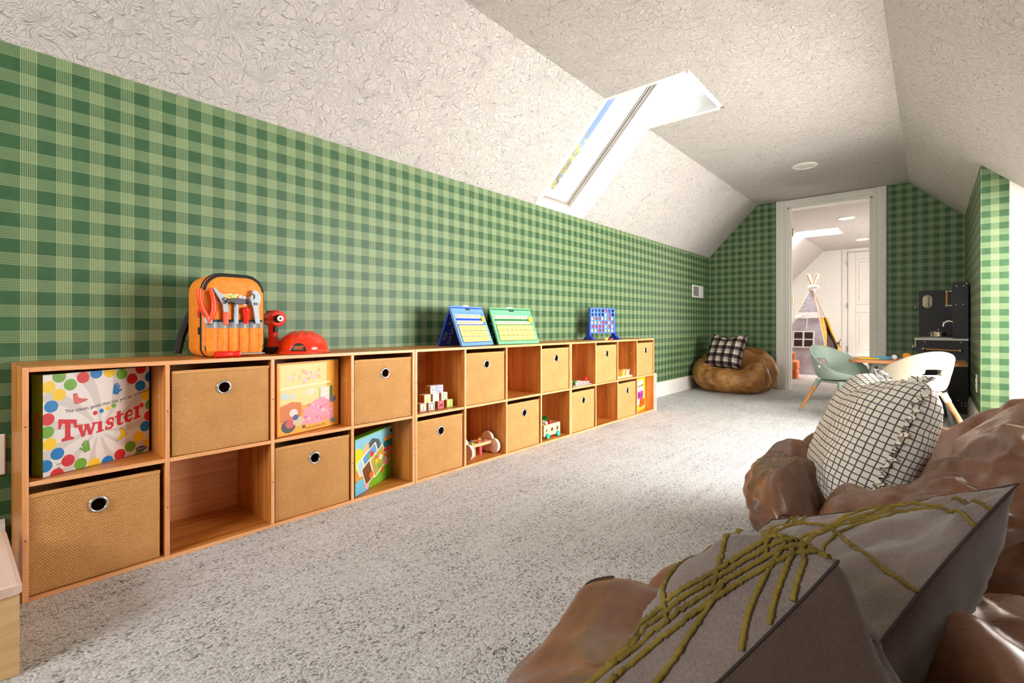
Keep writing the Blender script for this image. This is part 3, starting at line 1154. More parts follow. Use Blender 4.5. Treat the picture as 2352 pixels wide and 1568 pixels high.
def tw_warp(x, y):
    f = (x - .032) / .226
    sc = 1.12 - .34 * sin(pi * min(max(f, 0), 1)) * .9
    return (x, .083 + f * f * .03 + (y - .083) * sc)


title(pr, .034, .083, .055, .224, tw_warp, 2, *RED)
txt = 'The classic game that ties you up in knots!'
pr.text(txt, .0125, .050, .158, *BLK, layer=2, bold=.0001, warp=lambda px, py: (px * .96, py + (px / .19) ** 2 * .020), spacing=1.08)


def hand(pr, cx, cy, s, a, col, mirror=1):
    def tr(p):
        x, y = p[0] * s * mirror, p[1] * s
        return (cx + x * cos(a) - y * sin(a), cy + x * sin(a) + y * cos(a))
    body = [(-.45, -.9), (.35, -.9), (.42, -.45), (.50, .1)]
    outline = body + [(.50, .75), (.34, .78), (.30, .15), (.28, .15), (.24, .98), (.06, 1.0), (.04, .18), (.01, .18), (-.06, .95), (-.23, .92), (-.22, .12), (-.25, .12), (-.36, .70), (-.52, .66), (-.46, -.1), (-.85, .15), (-.98, 0), (-.62, -.42)]
    pr.poly([tr((p[0] * 1.08, p[1] * 1.06)) for p in outline], *BLK, 1)
    pr.poly([tr(p) for p in outline], *col, 2)


def sock(pr, cx, cy, s, a, col, mirror=1):
    def tr(p):
        x, y = p[0] * s * mirror, p[1] * s
        return (cx + x * cos(a) - y * sin(a), cy + x * sin(a) + y * cos(a))
    o_ = [(-.6, 1.0), (-.05, 1.0), (.0, .35), (.3, .1), (1.25, -.28), (1.15, -.45), (.2, -.62), (-.55, -.6), (-.68, -.2)]
    pr.poly([tr((p[0] * 1.07, p[1] * 1.09)) for p in o_], *BLK, 1)
    pr.poly([tr(p) for p in o_], *col, 2)


hand(pr, .1804, .2067, .0165, -.25, BLU, -1)
hand(pr, .1009, .0574, .0165, .25, GRN)
sock(pr, .082, .190, .0165, .15, ('red2', (226, 92, 92)))
sock(pr, .197, .070, .0165, .55, YEL, -1)
pr.poly(circ(.2531, .0141, .0165, 24, .0075), 'logo_blue', (20, 52, 120), 3)
pr.text('Hasbro', .009, .2531, .0118, *WHT, layer=5, center=True, rot=.06)
pr.text('AGES', .0065, .0290, .0235, *BLK, layer=3)
pr.text('6+', .0080, .0320, .0140, *BLK, layer=3)
part('cover_print', pr.mb, pr.mats, t)
# side print on the spine
Ms = Matrix(((0, 0, -1, 0), (0, 1, 0, 0), (1, 0, 0, 0), (0, 0, 0, 1)))   # u up the spine, v across
mb = MB()
Mt = Matrix.Translation((0, .021, .165)) @ Matrix(((0, 0, -1, 0), (0, -1, 0, 0), (-1, 0, 0, 0), (0, 0, 0, 1)))
L = serif_title(); x = 0
for polys, adv in L:
    for p in polys:
        mb.poly([((x + a_) * .0135, (b_ - .45) * .017) for a_, b_ in p], .0006, Mt)
    x += adv
part('spine_print', mb, ink(*RED), t)

# ---- picture book
W, H = .276, .257
exb = Vector((-.063, .269, 0))
t, Mf = flat_box('picture_book', 'large orange picture book with a pink quilt on its cover', 'book', (-1.729, .758, MZ + BT / 2 + .001), exb, W, H, .012, plain('book_orange_cover', (222, 140, 40), .3, .04))
pr = Print(W, H); pr.M = Mf
rg = random.Random(5)
pr.poly([(.004, .003), (W - .003, .003), (W - .003, H - .003), (.004, H - .003)], 'book_amber', (244, 172, 66), -2)
pr.poly([(.012, .10), (.215, .10), (.215, H - .006), (.012, H - .006)], 'book_glare', (252, 206, 140), -1)  # pale panel painted as the glare reflected off the glossy cover
pr.poly([(.012, .165), (.235, .172), (.235, .178), (.012, .171)], 'book_pale', (255, 232, 190), 0)
pr.poly([(.232, .115), (.244, .115), (.244, .158), (.232, .158)], 'book_green', (52, 132, 66), 0)
pr.poly([(.178, .105), (.186, .105), (.186, .155), (.178, .155)], 'book_sage', (170, 186, 110), 0)
pr.poly([(.188, .103), (.228, .103), (.228, .157), (.188, .157)], 'book_pane', (222, 214, 206), 0)
pr.poly([(.205, .103), (.209, .103), (.209, .157), (.205, .157)], *WHT, 1); pr.poly([(.188, .128), (.228, .128), (.228, .132), (.188, .132)], *WHT, 1)
pr.poly([(.010, .05), (.10, .045), (.10, .11), (.06, .118), (.010, .105)], 'book_rust', (214, 120, 70), 0)
pr.poly([(.10, .030), (.17, .022), (.245, .030), (.25, .06), (.235, .095), (.20, .12), (.16, .112), (.115, .085)], 'book_pink', (238, 150, 172), 1)
for k in range(26):
    pr.poly(circ(rg.uniform(.105, .24), rg.uniform(.03, .10), rg.uniform(.004, .010), 8, rg.uniform(.003, .006)), *[('book_rose', (222, 112, 146)), ('book_blush', (250, 186, 196)), ('book_orange', (240, 150, 80))][k % 3], 2)
for x, y, r_, n_, c_ in ((.045, .032, .030, 'book_char', (86, 84, 92)), (.052, .040, .020, 'book_rosy', (206, 92, 96)), (.085, .045, .022, 'book_tan', (214, 190, 160)), (.066, .077, .018, 'book_fog', (226, 214, 206)), (.075, .06, .013, 'book_navy', (78, 96, 150)), (.245, .022, .013, 'book_teal', (120, 146, 140)), (.245, .105, .016, 'book_slate', (120, 124, 150)), (.20, .07, .008, 'book_mint', (196, 206, 180)), (.030, .14, .016, 'book_mist', (196, 210, 206)), (.14, .145, .018, 'book_cloud', (216, 210, 190)), (.06, .135, .012, 'book_mist', (196, 210, 206)), (.11, .020, .008, 'book_char', (86, 84, 92))):
    pr.poly(circ(x, y, r_, 12, r_ * .8), n_, c_, 3)
for k in range(22):
    pr.poly(circ(rg.uniform(.05, .20), rg.uniform(.185, .225), rg.uniform(.004, .010), 7), *[('book_peach', (250, 190, 140)), ('book_apricot', (240, 176, 110)), ('book_blush', (250, 186, 196))][k % 3], 1)
pr.text('Frank and Gene Hill', .011, .118, .010, 'book_ink', (96, 52, 16), layer=4)
part('cover_print', pr.mb, pr.mats, t)
part('spine', MB().box(-.002, .002, -.0008, .0128, 0, H), plain('book_spine', (206, 118, 36), .35), t)
part('pages', MB().box(.003, W - .003, .002, .010, H - .0005, H + .0012), plain('book_page_edges', (240, 226, 196), .8), t)

# ---- farm puzzle box
W, H = .309, .227
exp_ = Vector((-.138, .277, 0))
t, Mf = flat_box('puzzle_box', 'green farm picture puzzle box leaning in the lower cube', 'puzzle box', (-1.733, 1.064, BT + .001), exp_, W, H, .034, plain('puzzle_green_side', (96, 140, 26), .4, .05))
pr = Print(W, H); pr.M = Mf
pr.poly([(0, 0), (W, 0), (W, H), (0, H)], 'farm_grass', (120, 180, 40), -2)
pr.poly([(0, .13), (W, .11), (W, H - .004), (0, H - .004)], 'farm_sky', (140, 204, 226), -1)
pr.poly([(.0, .10), (.05, .10), (.06, .17), (.02, .19), (0, .18)], 'farm_lime', (222, 218, 40), 0)
pr.poly([(.0, .06), (.05, .05), (.05, .09), (.0, .10)], 'farm_orange', (244, 150, 50), 0)
pr.poly([(0, 0), (.10, .0), (.09, .05), (.03, .06), (0, .05)], 'farm_pond', (116, 192, 226), 0)
pr.poly([(.22, .15), (.24, .18), (.30, .19), (.309, .14), (.25, .135)], 'farm_tree', (36, 140, 120), 0)
pr.poly([(.09, .185), (.13, .205), (.185, .19), (.20, .165), (.19, .14), (.10, .14)], 'farm_barn', (84, 100, 104), 1)
pr.poly([(.05, .14), (.075, .19), (.10, .195), (.11, .15)], 'farm_peach', (240, 190, 140), 1)
cards = [(.065, .115, .052, .034, .42, 'farm_card_sky', (176, 216, 230)), (.115, .13, .062, .036, .42, 'farm_card_blue', (96, 162, 214)), (.108, .075, .055, .045, .42, 'farm_card_brown', (126, 72, 44)), (.180, .097, .062, .048, .42, 'farm_card_olive', (180, 170, 80))]
for k, (cx, cy, w_, h_, a, n_, c_) in enumerate(cards):
    for s_, nm, cc, ly in ((1.0, 'farm_border', (250, 232, 206), 2 + k * 2), (.86, n_, c_, 3 + k * 2)):
        q = rrect(-w_ * s_, w_ * s_, -h_ * s_, h_ * s_, .008)
        pr.poly([(cx + x * cos(a) - y * sin(a), cy + x * sin(a) * .9 + y * cos(a)) for x, y in q], nm, cc, ly)
for x, y, r_, n_, c_ in ((.125, .14, .016, 'farm_red', (226, 66, 50)), (.10, .135, .012, 'farm_leaf', (110, 180, 60)), (.12, .055, .018, 'farm_fox', (224, 112, 40)), (.165, .10, .014, 'farm_yellow', (240, 200, 60)), (.20, .11, .016, 'farm_wool', (240, 224, 200)), (.185, .075, .012, 'farm_leaf', (110, 180, 60)), (.21, .125, .012, 'farm_orange', (244, 150, 50)), (.16, .115, .012, 'farm_fox', (224, 112, 40))):
    pr.poly(circ(x, y, r_, 10, r_ * .8), n_, c_, 11)
pr.poly(circ(.248, .075, .020, 14, .014), 'farm_pig', (240, 140, 160), 11); pr.poly(circ(.27, .082, .010, 10), 'farm_pig', (240, 140, 160), 11)
pr.poly(circ(.085, .018, .018, 12, .012), 'farm_pig2', (246, 170, 176), 11)
pr.poly(circ(.214, .05, .013, 12), 'farm_fox', (224, 112, 40), 11)
pr.poly(circ(.295, .205, .010, 14), *BLK, 3)
for y, n_, c_ in ((.178, 'farm_orange', (244, 150, 50)), (.155, 'farm_teal', (30, 130, 140)), (.130, 'farm_red', (226, 66, 50)), (.108, 'farm_fox', (224, 112, 40))):
    pr.poly(rrect(.226, .298, y - .008, y + .008, .004), n_, c_, 12)
part('cover_print', pr.mb, pr.mats, t)

# ---- yellow card game box in the far lower cube
W, H = .272, .262
exy = Vector((-.040, .270, 0))
t, Mf = flat_box('card_game_box', 'yellow card game box with purple and orange cards pictured', 'board game', (-1.745, 3.499, BT + .001), exy, W, H, .040, plain('card_box_yellow_side', (238, 172, 30), .4, .04))
pr = Print(W, H); pr.M = Mf
pr.poly([(0, 0), (W, 0), (W, H), (0, H)], 'cg_yellow', (246, 184, 34), -2)
pr.poly([(.0, .055), (.205, .045), (.235, .155), (0, .165)], *WHT, -1)
pr.poly([(.03, .20), (.215, .205), (.215, .242), (.03, .242)], *WHT, 0); pr.poly([(.03, .193), (.215, .197), (.215, .203), (.03, .199)], *BLK, 0)
pr.text('SKIPS', .036, .060, .209, 'cg_title', (206, 190, 120), layer=2, bold=.001)
pr.poly([(.03, .166), (.235, .160), (.235, .19), (.03, .188)], 'cg_cream', (250, 244, 226), 0)
def card(cx, cy, w_, h_, a, nm, cc, s):
    q = rrect(-w_, w_, -h_, h_, .006)
    pr.poly([(cx + x * cos(a) - y * sin(a), cy + x * sin(a) + y * cos(a)) for x, y in q], nm, cc, 1)
    pr.text(s, .042, cx, cy - .014, *BLK, layer=3, center=True, rot=a, bold=.001)
card(.105, .127, .034, .030, -.1, 'cg_purple', (176, 46, 160), '8a')
card(.175, .122, .036, .034, -.2, 'cg_purple', (176, 46, 160), '1b')
card(.150, .062, .036, .034, -.15, 'cg_orange', (226, 88, 26), '4')
card(.215, .058, .034, .030, -.1, 'cg_orange', (226, 88, 26), '4')
pr.poly(circ(.215, .022, .020, 14, .012), 'cg_mint', (190, 226, 206), 2); pr.poly(circ(.215, .022, .014, 14, .006), 'cg_teal', (40, 130, 110), 3)
part('cover_print', pr.mb, pr.mats, t)

# ---- thin white board standing at the shelf end
t = thing('folding_board', 'thin white folding board propped against the far shelf end', 'board', (-1.845, 3.796, 0))
part('board', MB().box(-.135, .145, -.006, .0, 0, .305), plain('white_board_card', (236, 230, 226), .6), t, bevel=.001)
part('board', MB().box(-.135, .143, .001, .007, 0, .30), plain('speckled_board_card', (226, 196, 188), .6, .1), t, bevel=.001)

# ================================================================== SMALL TOYS IN THE CUBES
MS = MZ + BT / 2 + .0005
BS = .0375
TANW = wood('beech_toy_wood', 0, (206, 160, 104), (226, 184, 128), (238, 204, 154), 2.0, .5)


def block(y0, row, label, face, facec, letter, lc, side=(196, 112, 46), dx=0.0, motif=None):
    t = thing('toy_block', label, 'toy block', (-1.757 - BS / 2 + dx, y0 + BS / 2, MS + row * BS), (0, 0, 0), 'picture blocks stacked in the cube')
    part('cube', MB().box(-BS / 2, BS / 2, -BS / 2, BS / 2, .0003, BS - .0003), plain('block_wood_' + face, facec, .5, .03), t, bevel=.0018)
    pr = Print(BS, BS)
    pr.M = Matrix(((0, 0, 1, BS / 2), (1, 0, 0, -BS / 2), (0, 1, 0, 0), (0, 0, 0, 1)))
    b = .003
    if letter:
        pr.poly(rrect(b, BS - b, b, BS - b, .003), 'blk_frame_' + face, lc, 0)
        pr.poly(rrect(b + .0016, BS - b - .0016, b + .0016, BS - b - .0016, .002), 'blk_in_' + face, facec, 1)
        pr.text(letter, .034, BS / 2, .0065, 'blk_let_' + face, lc, layer=2, center=True, bold=.0003)
    for m in (motif or []):
        pr.poly(*m)
    part('face_print', pr.mb, pr.mats, t)
    ps = Print(BS, BS)
    ps.M = Matrix(((1, 0, 0, -BS / 2), (0, 0, -1, -BS / 2), (0, 1, 0, 0), (0, 0, 0, 1)))
    ps.poly(rrect(.002, BS - .002, .002, BS - .002, .003), 'blk_side_%d' % side[1], side, 0)
    ps.poly(circ(BS / 2, BS / 2, .008, 10), 'blk_side_motif', (112, 116, 40), 1)
    part('side_print', ps.mb, ps.mats, t)


S2 = BS / 2
block(1.408, 0, 'blue and cream block with letter I, bottom row left end', 'i', (236, 222, 180), 'i', (92, 104, 190))
block(1.458, 0, 'cream block with a black and white penguin picture', 'penguin', (244, 232, 206), None, None, motif=[(rrect(.006, .032, .004, .032, .004), *BLK, 0), (circ(S2, .015, .009, 16, .013), *WHT, 1), (circ(S2, .024, .011, 16, .006), *WHT, 1)])
block(1.514, 0, 'red block with letter M in the bottom row', 'm', (240, 120, 124), 'M', (196, 66, 84), (150, 60, 40))
block(1.570, 0, 'green block with letter J, bottom row right end', 'j', (190, 214, 110), 'J', (96, 150, 60))
block(1.433, 1, 'cream block with yellow flower picture, middle row left end', 'flower', (250, 236, 190), None, None, (206, 104, 40), motif=[(circ(S2, .013, .010, 14), 'blk_gold', (244, 206, 90), 0), (circ(S2, .024, .008, 14), 'blk_lemon', (248, 226, 130), 0)])
block(1.4835, 1, 'cream block with pale blue bird picture in the middle row', 'bird', (250, 240, 214), None, None, motif=[(circ(S2, .018, .010, 14, .011), 'blk_sky', (180, 214, 216), 0), (circ(.013, .025, .006, 10), 'blk_lilac', (224, 206, 226), 1)])
block(1.536, 1, 'cream block with green letter Q, middle row right end', 'q', (246, 236, 206), 'Q', (110, 156, 110))
block(1.469, 2, 'white panda picture block on the top row', 'panda', (246, 242, 232), None, None, motif=[(circ(.012, .018, .0035, 10, .005), 'blk_grey', (110, 108, 116), 0), (circ(.026, .018, .0035, 10, .005), 'blk_grey', (110, 108, 116), 0), (circ(.009, .029, .004, 10), 'blk_grey', (110, 108, 116), 0), (circ(.029, .029, .004, 10), 'blk_grey', (110, 108, 116), 0)])
block(1.5090, 2, 'lavender block with letter D on the top row', 'd', (214, 206, 226), 'D', (120, 116, 186))


# ---- cloud-ended pounding bench
def cloud_poly(s):
    blobs = [(-.042, .038, .036), (.0, .070, .040), (.046, .040, .038)]
    pts = []
    for k in range(72):
        a = 2 * pi * k / 72
        best = 0
        for cx, cy, r_ in blobs + [(0, .034, .034)]:
            dx, dy = cx, cy - .045
            b_ = dx * cos(a) + dy * sin(a)
            q = b_ * b_ - (dx * dx + dy * dy - r_ * r_)
            if q >= 0:
                best = max(best, b_ + sqrt(q))
        pts.append((best * cos(a) * s, max((.045 + best * sin(a)), .002) * s))
    return pts


t = thing('pounding_bench', 'wooden hammer-peg bench with white cloud-shaped ends', 'wooden toy', (-1.822, 1.83, BT + .0005))
CLOUD = plain('white_painted_cloud', (238, 230, 224), .45, .02)
CREAM = plain('natural_cloud_face', (226, 196, 168), .5, .03)
for y in (-.100, .092):
    mb = MB(); mb.cur = 0
    pl = cloud_poly(1.0)
    mb.rings([[(x, y - .009, z) for x, z in pl], [(x, y + .009, z) for x, z in pl]], None, True, True)
    mb.mi[-2] = 1; mb.mi[-1] = 1
    part('cloud_end', mb, [CLOUD, CREAM], t, bevel=.002)
part('bench_plank', MB().box(-.040, .040, -.091, .083, .052, .068), TANW, t, bevel=.002)
PEGS = [(-.02, -.06, (238, 140, 40), 1), (.022, -.05, (150, 196, 50), 1), (-.022, -.015, (90, 74, 50), 1), (.02, 0, (226, 96, 50), 1), (.018, .05, (232, 92, 96), 1), (-.02, .045, (240, 190, 80), 1)]
for k, (x, y, c_, _) in enumerate(PEGS):
    part('peg', MB().lathe([(.010, .066), (.010, .072), (.007, .076)], 14, Matrix.Translation((x, y, 0))), plain('peg_%d' % k, c_, .4), t, smooth=True)
for x, y, c_, n_ in ((.020, -.035, (236, 160, 110), 'peach'), (.012, .020, (232, 90, 120), 'pink'), (-.02, -.02, (240, 160, 60), 'orange')):
    part('peg_leg', MB().lathe([(.010, .0), (.010, .053)], 14, Matrix.Translation((x, y, 0))), plain('peg_leg_' + n_, c_, .4), t, smooth=True)

# ---- vegetable cart
CY0, CY1, CXF, CXB = 2.335, 2.502, -1.752, -1.860
t = thing('vegetable_cart', 'small wooden vegetable cart with teal wheels and cut-out shapes', 'wooden toy', ((CXF + CXB) / 2, (CY0 + CY1) / 2, BT + .0005))
hw, hd = (CY1 - CY0) / 2, (CXF - CXB) / 2
PALE = plain('pale_toy_ply', (240, 208, 160), .5, .04)


def plate_holes(W, z0, z1, holes, x, th):
    """plate in the y-z plane made of columns, each with one closed cut-out"""
    mb = MB()
    n = len(holes); cw = W / n
    for k, hl in enumerate(holes):
        a = -W / 2 + k * cw; b = a + cw
        cy, cz = (a + b) / 2, (z0 + z1) / 2
        m = len(hl)
        out = []
        for (py, pz) in hl:
            an = atan2(pz, py)
            ca, sa = cos(an), sin(an)
            s_ = min((cw / 2) / abs(ca) if abs(ca) > 1e-6 else 9, ((z1 - z0) / 2) / abs(sa) if abs(sa) > 1e-6 else 9)
            out.append((cy + ca * s_, cz + sa * s_))
        for qy, qz in ((a, z0), (b, z0), (b, z1), (a, z1)):
            i = min(range(m), key=lambda q: (out[q][0] - qy) ** 2 + (out[q][1] - qz) ** 2)
            out[i] = (qy, qz)
        inn = [(cy + py, cz + pz) for py, pz in hl]
        mb.rings([[(x - th, y, z) for y, z in out], [(x, y, z) for y, z in out], [(x, y, z) for y, z in inn], [(x - th, y, z) for y, z in inn], [(x - th, y, z) for y, z in out]])
    return mb


star = [((.013 if k % 2 == 0 else .006) * cos(2 * pi * k / 20 * 2 + pi / 2), (.013 if k % 2 == 0 else .006) * sin(2 * pi * k / 20 * 2 + pi / 2)) for k in range(10)]
star = [p for k in range(10) for p in (star[k], ((star[k][0] + star[(k + 1) % 10][0]) / 2, (star[k][1] + star[(k + 1) % 10][1]) / 2))]
onion = [(.013 * cos(a), .012 * sin(a) + (.006 if abs(a - pi / 2) < .3 else 0) - .001) for a in (2 * pi * k / 20 for k in range(20))]
oval = [(.011 * cos(2 * pi * k / 20), .014 * sin(2 * pi * k / 20)) for k in range(20)]
part('front_board', plate_holes(hw * 2, .016, .083, [star, onion, oval], hd, .007), PALE, t)
mb = MB().box(-hd, -hd + .007, -hw, hw, .016, .083); mb.box(-hd + .007, hd - .007, -hw, -hw + .007, .016, .083); mb.box(-hd + .007, hd - .007, hw - .007, hw, .016, .083); mb.box(-hd + .007, hd - .007, -hw + .007, hw - .007, .016, .022)
part('box_body', mb, PALE, t, bevel=.0008)
TEAL = plain('teal_wheel', (60, 186, 170), .4, .03)
for x in (hd + .006, -hd - .006):
    for y in (-hw + .03, hw - .028):
        part('wheel', MB().lathe([(.003, -.006), (.0150, -.006), (.0165, -.003), (.0165, .003), (.0150, .006), (.009, .006), (.008, .0045), (.003, .0045)], 24, Matrix.Translation((x, y, .0168)) @ Matrix.Rotation(R(90), 4, 'Y')), TEAL, t, smooth=True)
part('axle', MB().tube([(-hd - .01, -hw + .03, .0168), (hd + .01, -hw + .03, .0168)], .002).tube([(-hd - .01, hw - .028, .0168), (hd + .01, hw - .028, .0168)], .002), TANW, t)
CB = Vector(t.location)


def veg(name, label, off, c_, r_, stalk, leaves, leafc):
    v = thing(name, label, 'toy vegetable', CB + Vector(off))
    part('root', MB().lathe([(.002, -r_ * 1.25), (r_ * .55, -r_ * .8), (r_, 0), (r_ * .85, r_ * .6), (r_ * .4, r_ * .95), (.002, r_)], 18), plain('veg_' + name, c_, .45), v, smooth='all')
    rg = random.Random(len(name) * 7)
    for k in range(leaves):
        a = 2 * pi * k / leaves + rg.uniform(-.2, .2)
        l = stalk * rg.uniform(.8, 1.15)
        mb = MB()
        ux, uy = cos(a), sin(a)
        def fn(i, j, l=l, ux=ux, uy=uy):
            w = (j - .5) * l * .62 * sin(pi * min(i * .92 + .08, 1))
            r2 = l * i * .8; z = r_ * .8 + l * (.75 * i - .45 * i * i) + abs(j - .5) * .006
            return (ux * r2 - uy * w, uy * r2 + ux * w, z)
        mb.grid(fn, 5, 4)
        o = part('leaf', mb, plain('veg_leaf_' + name, leafc, .5, .08), v, smooth='all')
        m = o.modifiers.new('s', 'SOLIDIFY'); m.thickness = .0012
    return v


veg('white_radish', 'white toy radish with big green leaves in the cart', (.018, -.018, .082), (240, 230, 220), .014, .040, 6, (20, 130, 44))
veg('red_tomato', 'red toy tomato lying at the right side of the cart', (.012, .028, .082), (214, 36, 30), .015, .012, 5, (30, 110, 40))
veg('green_lettuce', 'leafy green toy vegetable at the back of the cart', (-.020, .008, .084), (206, 220, 190), .013, .046, 8, (16, 104, 36))

# ---- clear pegboard
CLEAR = G('clear_acrylic')
CLEAR.fin(lin((240, 242, 246)), 0.12, Alpha=0.42)
CLEAR = CLEAR.m
t = thing('clear_pegboard', 'clear plastic peg tray with small white pegs', 'toy', (-1.775, 2.735, MS))
part('tray', MB().rbox(-.045, .045, -.115, .112, 0, .006, .01), CLEAR, t)
mb = MB()
WPEG = plain('white_peg', (238, 228, 226), .4)
for i in range(4):
    for j in range(11):
        part('peg', MB().lathe([(.0035, .006), (.0035, .016), (.0055, .017), (.0055, .021), (.002, .023)], 8, Matrix.Translation((-.034 + i * .023, -.075 + j * .0155, 0))), WPEG if (i + j) % 3 else plain('pink_peg', (236, 170, 176), .4), t)
o = part('green_cup', MB().lathe([(.013, .0065), (.014, .032), (.011, .034), (.010, .012)], 16), plain('green_cup', (40, 170, 60), .3), None, smooth=True, loc=(-1.752, 2.668, MS))
tag(o, 'small green cup standing on the left of the clear peg tray', 'toy cup')
o = part('red_cup', MB().lathe([(.013, .0065), (.015, .030), (.015, .044), (.011, .046), (.010, .012)], 16), plain('red_cup', (222, 36, 30), .3), None, smooth=True, loc=(-1.765, 2.818, MS))
tag(o, 'small red cup standing on the right of the clear peg tray', 'toy cup')

# ---- stacking cups on a wooden base
t = thing('cup_tray', 'pale wooden tray board under the stacking cups', 'toy tray', (-1.79, 3.330, MS))
part('board', MB().rbox(-.05, .045, -.120, .140, 0, .011, .01), plain('pale_base_board', (246, 216, 160), .5), t)
part('rib', MB().box(-.04, .035, -.11, .13, .011, .013), plain('pale_base_rib', (250, 224, 176), .5), t)


def cup(y, c_, nm, label, x=-1.775):
    v = thing('stacking_cup', label, 'toy cup', (x, y, MS + .0135), group='stacking cups on the wooden base')
    part('wall', MB().lathe([(.002, 0), (.020, 0), (.023, .036), (.0255, .038), (.0255, .042), (.0215, .042), (.018, .004), (.002, .004)], 20, None, False, False), plain('cup_' + nm, c_, .4), v, smooth=True)
    for k in range(4):
        part('notch', MB().lathe([(.004, .040), (.004, .047), (.002, .048)], 8, Matrix.Translation((.0215 * cos(k * pi / 2 + .5), .0215 * sin(k * pi / 2 + .5), 0))), plain('cup_' + nm, c_, .4), v)


cup(3.292, (232, 110, 40), 'orange', 'orange stacking cup at the left of its row')
cup(3.352, (250, 186, 60), 'yellow', 'yellow stacking cup between orange and pink ones')
cup(3.420, (250, 186, 160), 'pink', 'pink stacking cup at the right of its row')

# ================================================================== TOYS ON TOP OF THE SHELVES
TZ = SH + .0005
ORG = G('orange_nylon')
_n = ORG.noise(ORG.obj(), 60.0, 3.0); _w = ORG.noise(ORG.obj(), 700.0, 1.0)
ORG.fin(ORG.ramp(_n, [(.3, (232, 124, 20)), (.7, (248, 148, 36))]), .6, ORG.bump(_w, .15, .001))
ORG = ORG.m
BLACKN = plain('black_nylon', (26, 24, 26), .6, .1)
REFL = plain('grey_reflective_tape', (132, 138, 140), .35, .06)
BPX, BPY = -1.862, .6405
t = thing('tool_backpack', 'orange toy tool backpack with grey reflective pocket band', 'backpack', (BPX, BPY, TZ))


def bp_outline(s=1.0, dz=0.0, w=.0965, h=.276, rt=.058, rb=.030):
    pts = []
    for cx, cz, r_, a in ((w - rt, h - rt, rt, 0), (-w + rt, h - rt, rt, 90), (-w + rb, rb, rb, 180), (w - rb, rb, rb, 270)):
        for k in range(9):
            q = R(a + 90 * k / 8)
            pts.append((cx + r_ * cos(q), cz + r_ * sin(q)))
    c = h / 2
    return [(y * s, c + (z - c) * s + dz) for y, z in pts]


rg_ = []
for x, s in ((-.080, .80), (-.078, .93), (-.06, .985), (0, 1.0), (.06, 1.0), (.072, .995), (.080, .96), (.084, .80), (.086, .40)):
    rg_.append([(x, y, max(z, 0.0)) for y, z in bp_outline(s)])
part('body', MB().rings(rg_, None, True, True), ORG, t, smooth='all')
ol = bp_outline(.985)
part('zip_band', MB().tube([(.066, y, max(z, .006)) for y, z in ol[:27] + ol[27:] + ol[:1]], .0052, 8), BLACKN, t, smooth=True)
top = [p for p in ol if p[1] > .175]
part('zip_gusset', MB().tube([(.076, y * .95, z - .004) for y, z in sorted(top, key=lambda p: p[0])], [.003] + [.0062] * (len(top) - 2) + [.003], 8), BLACKN, t, smooth=True)


def pocket(i, j):
    y = -.088 + .176 * i
    z = .006 + .116 * j
    pl = abs(sin(i * pi * 5.5)) ** .6
    k = sin(pi * min(max(i, 0), 1)) ** .35
    nar = 1.0 - .10 * max(0, (.16 - j) / .16)
    x = .084 + (.004 + .010 * pl) * k * (.55 + .45 * sin(pi * (.15 + .8 * j)))
    return (x, y * nar, z)


mb = MB().grid(pocket, 66, 14)
o = part('pocket', mb, ORG, t, smooth='all')
mb = MB().grid(lambda i, j: tuple(Vector(pocket(i, .78 + .17 * j)) + Vector((.0012, 0, 0))), 66, 3)
part('reflective_band', mb, REFL, t, smooth='all')
mb = MB().grid(lambda i, j: tuple(Vector(pocket(i, .95 + .07 * j)) + Vector((.0016, 0, 0))), 66, 2)
part('pocket_binding', mb, BLACKN, t, smooth='all')
part('pocket_piping', MB().tube([(.083, y, z) for y, z in [p for p in bp_outline(.93) if p[1] < .13]], .0022, 6), BLACKN, t)
part('zip_pull', MB().rbox(-.005, .005, -.007, .007, 0, .030, .002, Matrix.Translation((.060, -.101, .130))), plain('orange_rubber', (240, 96, 40), .5), t)
part('zip_pull', MB().rbox(-.003, .003, -.005, .005, 0, .024, .002, Matrix.Translation((.062, -.099, .075))), BLACKN, t)
part('shoulder_strap', MB().tube([(-.085, -.060, .20), (-.100, -.085, .13), (-.102, -.105, .07), (-.094, -.118, .010)], [.010, .013, .014, .012], 8), BLACKN, t, smooth=True)
part('back_panel', MB().rings([[(-.094, y, max(z, .002)) for y, z in bp_outline(.86)], [(-.078, y, max(z, .001)) for y, z in bp_outline(.93)]], None, True, True), BLACKN, t)
Mb = Matrix(((0, 0, 1, .0868), (1, 0, 0, 0), (0, 1, 0, 0), (0, 0, 0, 1)))
pr = Print(9, 9); pr.M = Mb
for k, (ch, n_, c_) in enumerate((('T', 'bpr', (206, 40, 60)), ('O', 'bpy', (246, 206, 30)), ('Y', 'bpg', (190, 214, 50)), ('I', 'bpb', (160, 214, 240)), ('N', 'bpl', (226, 196, 232)))):
    x = -.052 + k * .0225
    pr.text(ch, .034, x, .180 + [.004, .002, .004, .0, -.003][k], 'bp_outline', (250, 240, 224), layer=0, bold=.0036, center=True)
    pr.text(ch, .034, x, .180 + [.004, .002, .004, .0, -.003][k], n_, c_, layer=3, bold=.0018, center=True)
part('lettering', pr.mb, pr.mats, t)

TL = lambda Y, Z, x=.092: Vector((BPX + x, Y, Z))
GREYP = plain('grey_tool_plastic', (176, 186, 192), .35, .03)
ORGP = plain('orange_tool_plastic', (240, 74, 24), .35, .04)
DGREY = plain('dark_tool_metal', (58, 58, 60), .3, .05)


def tool(name, label, o):
    return thing(name, label, 'toy tool', o, group=None)


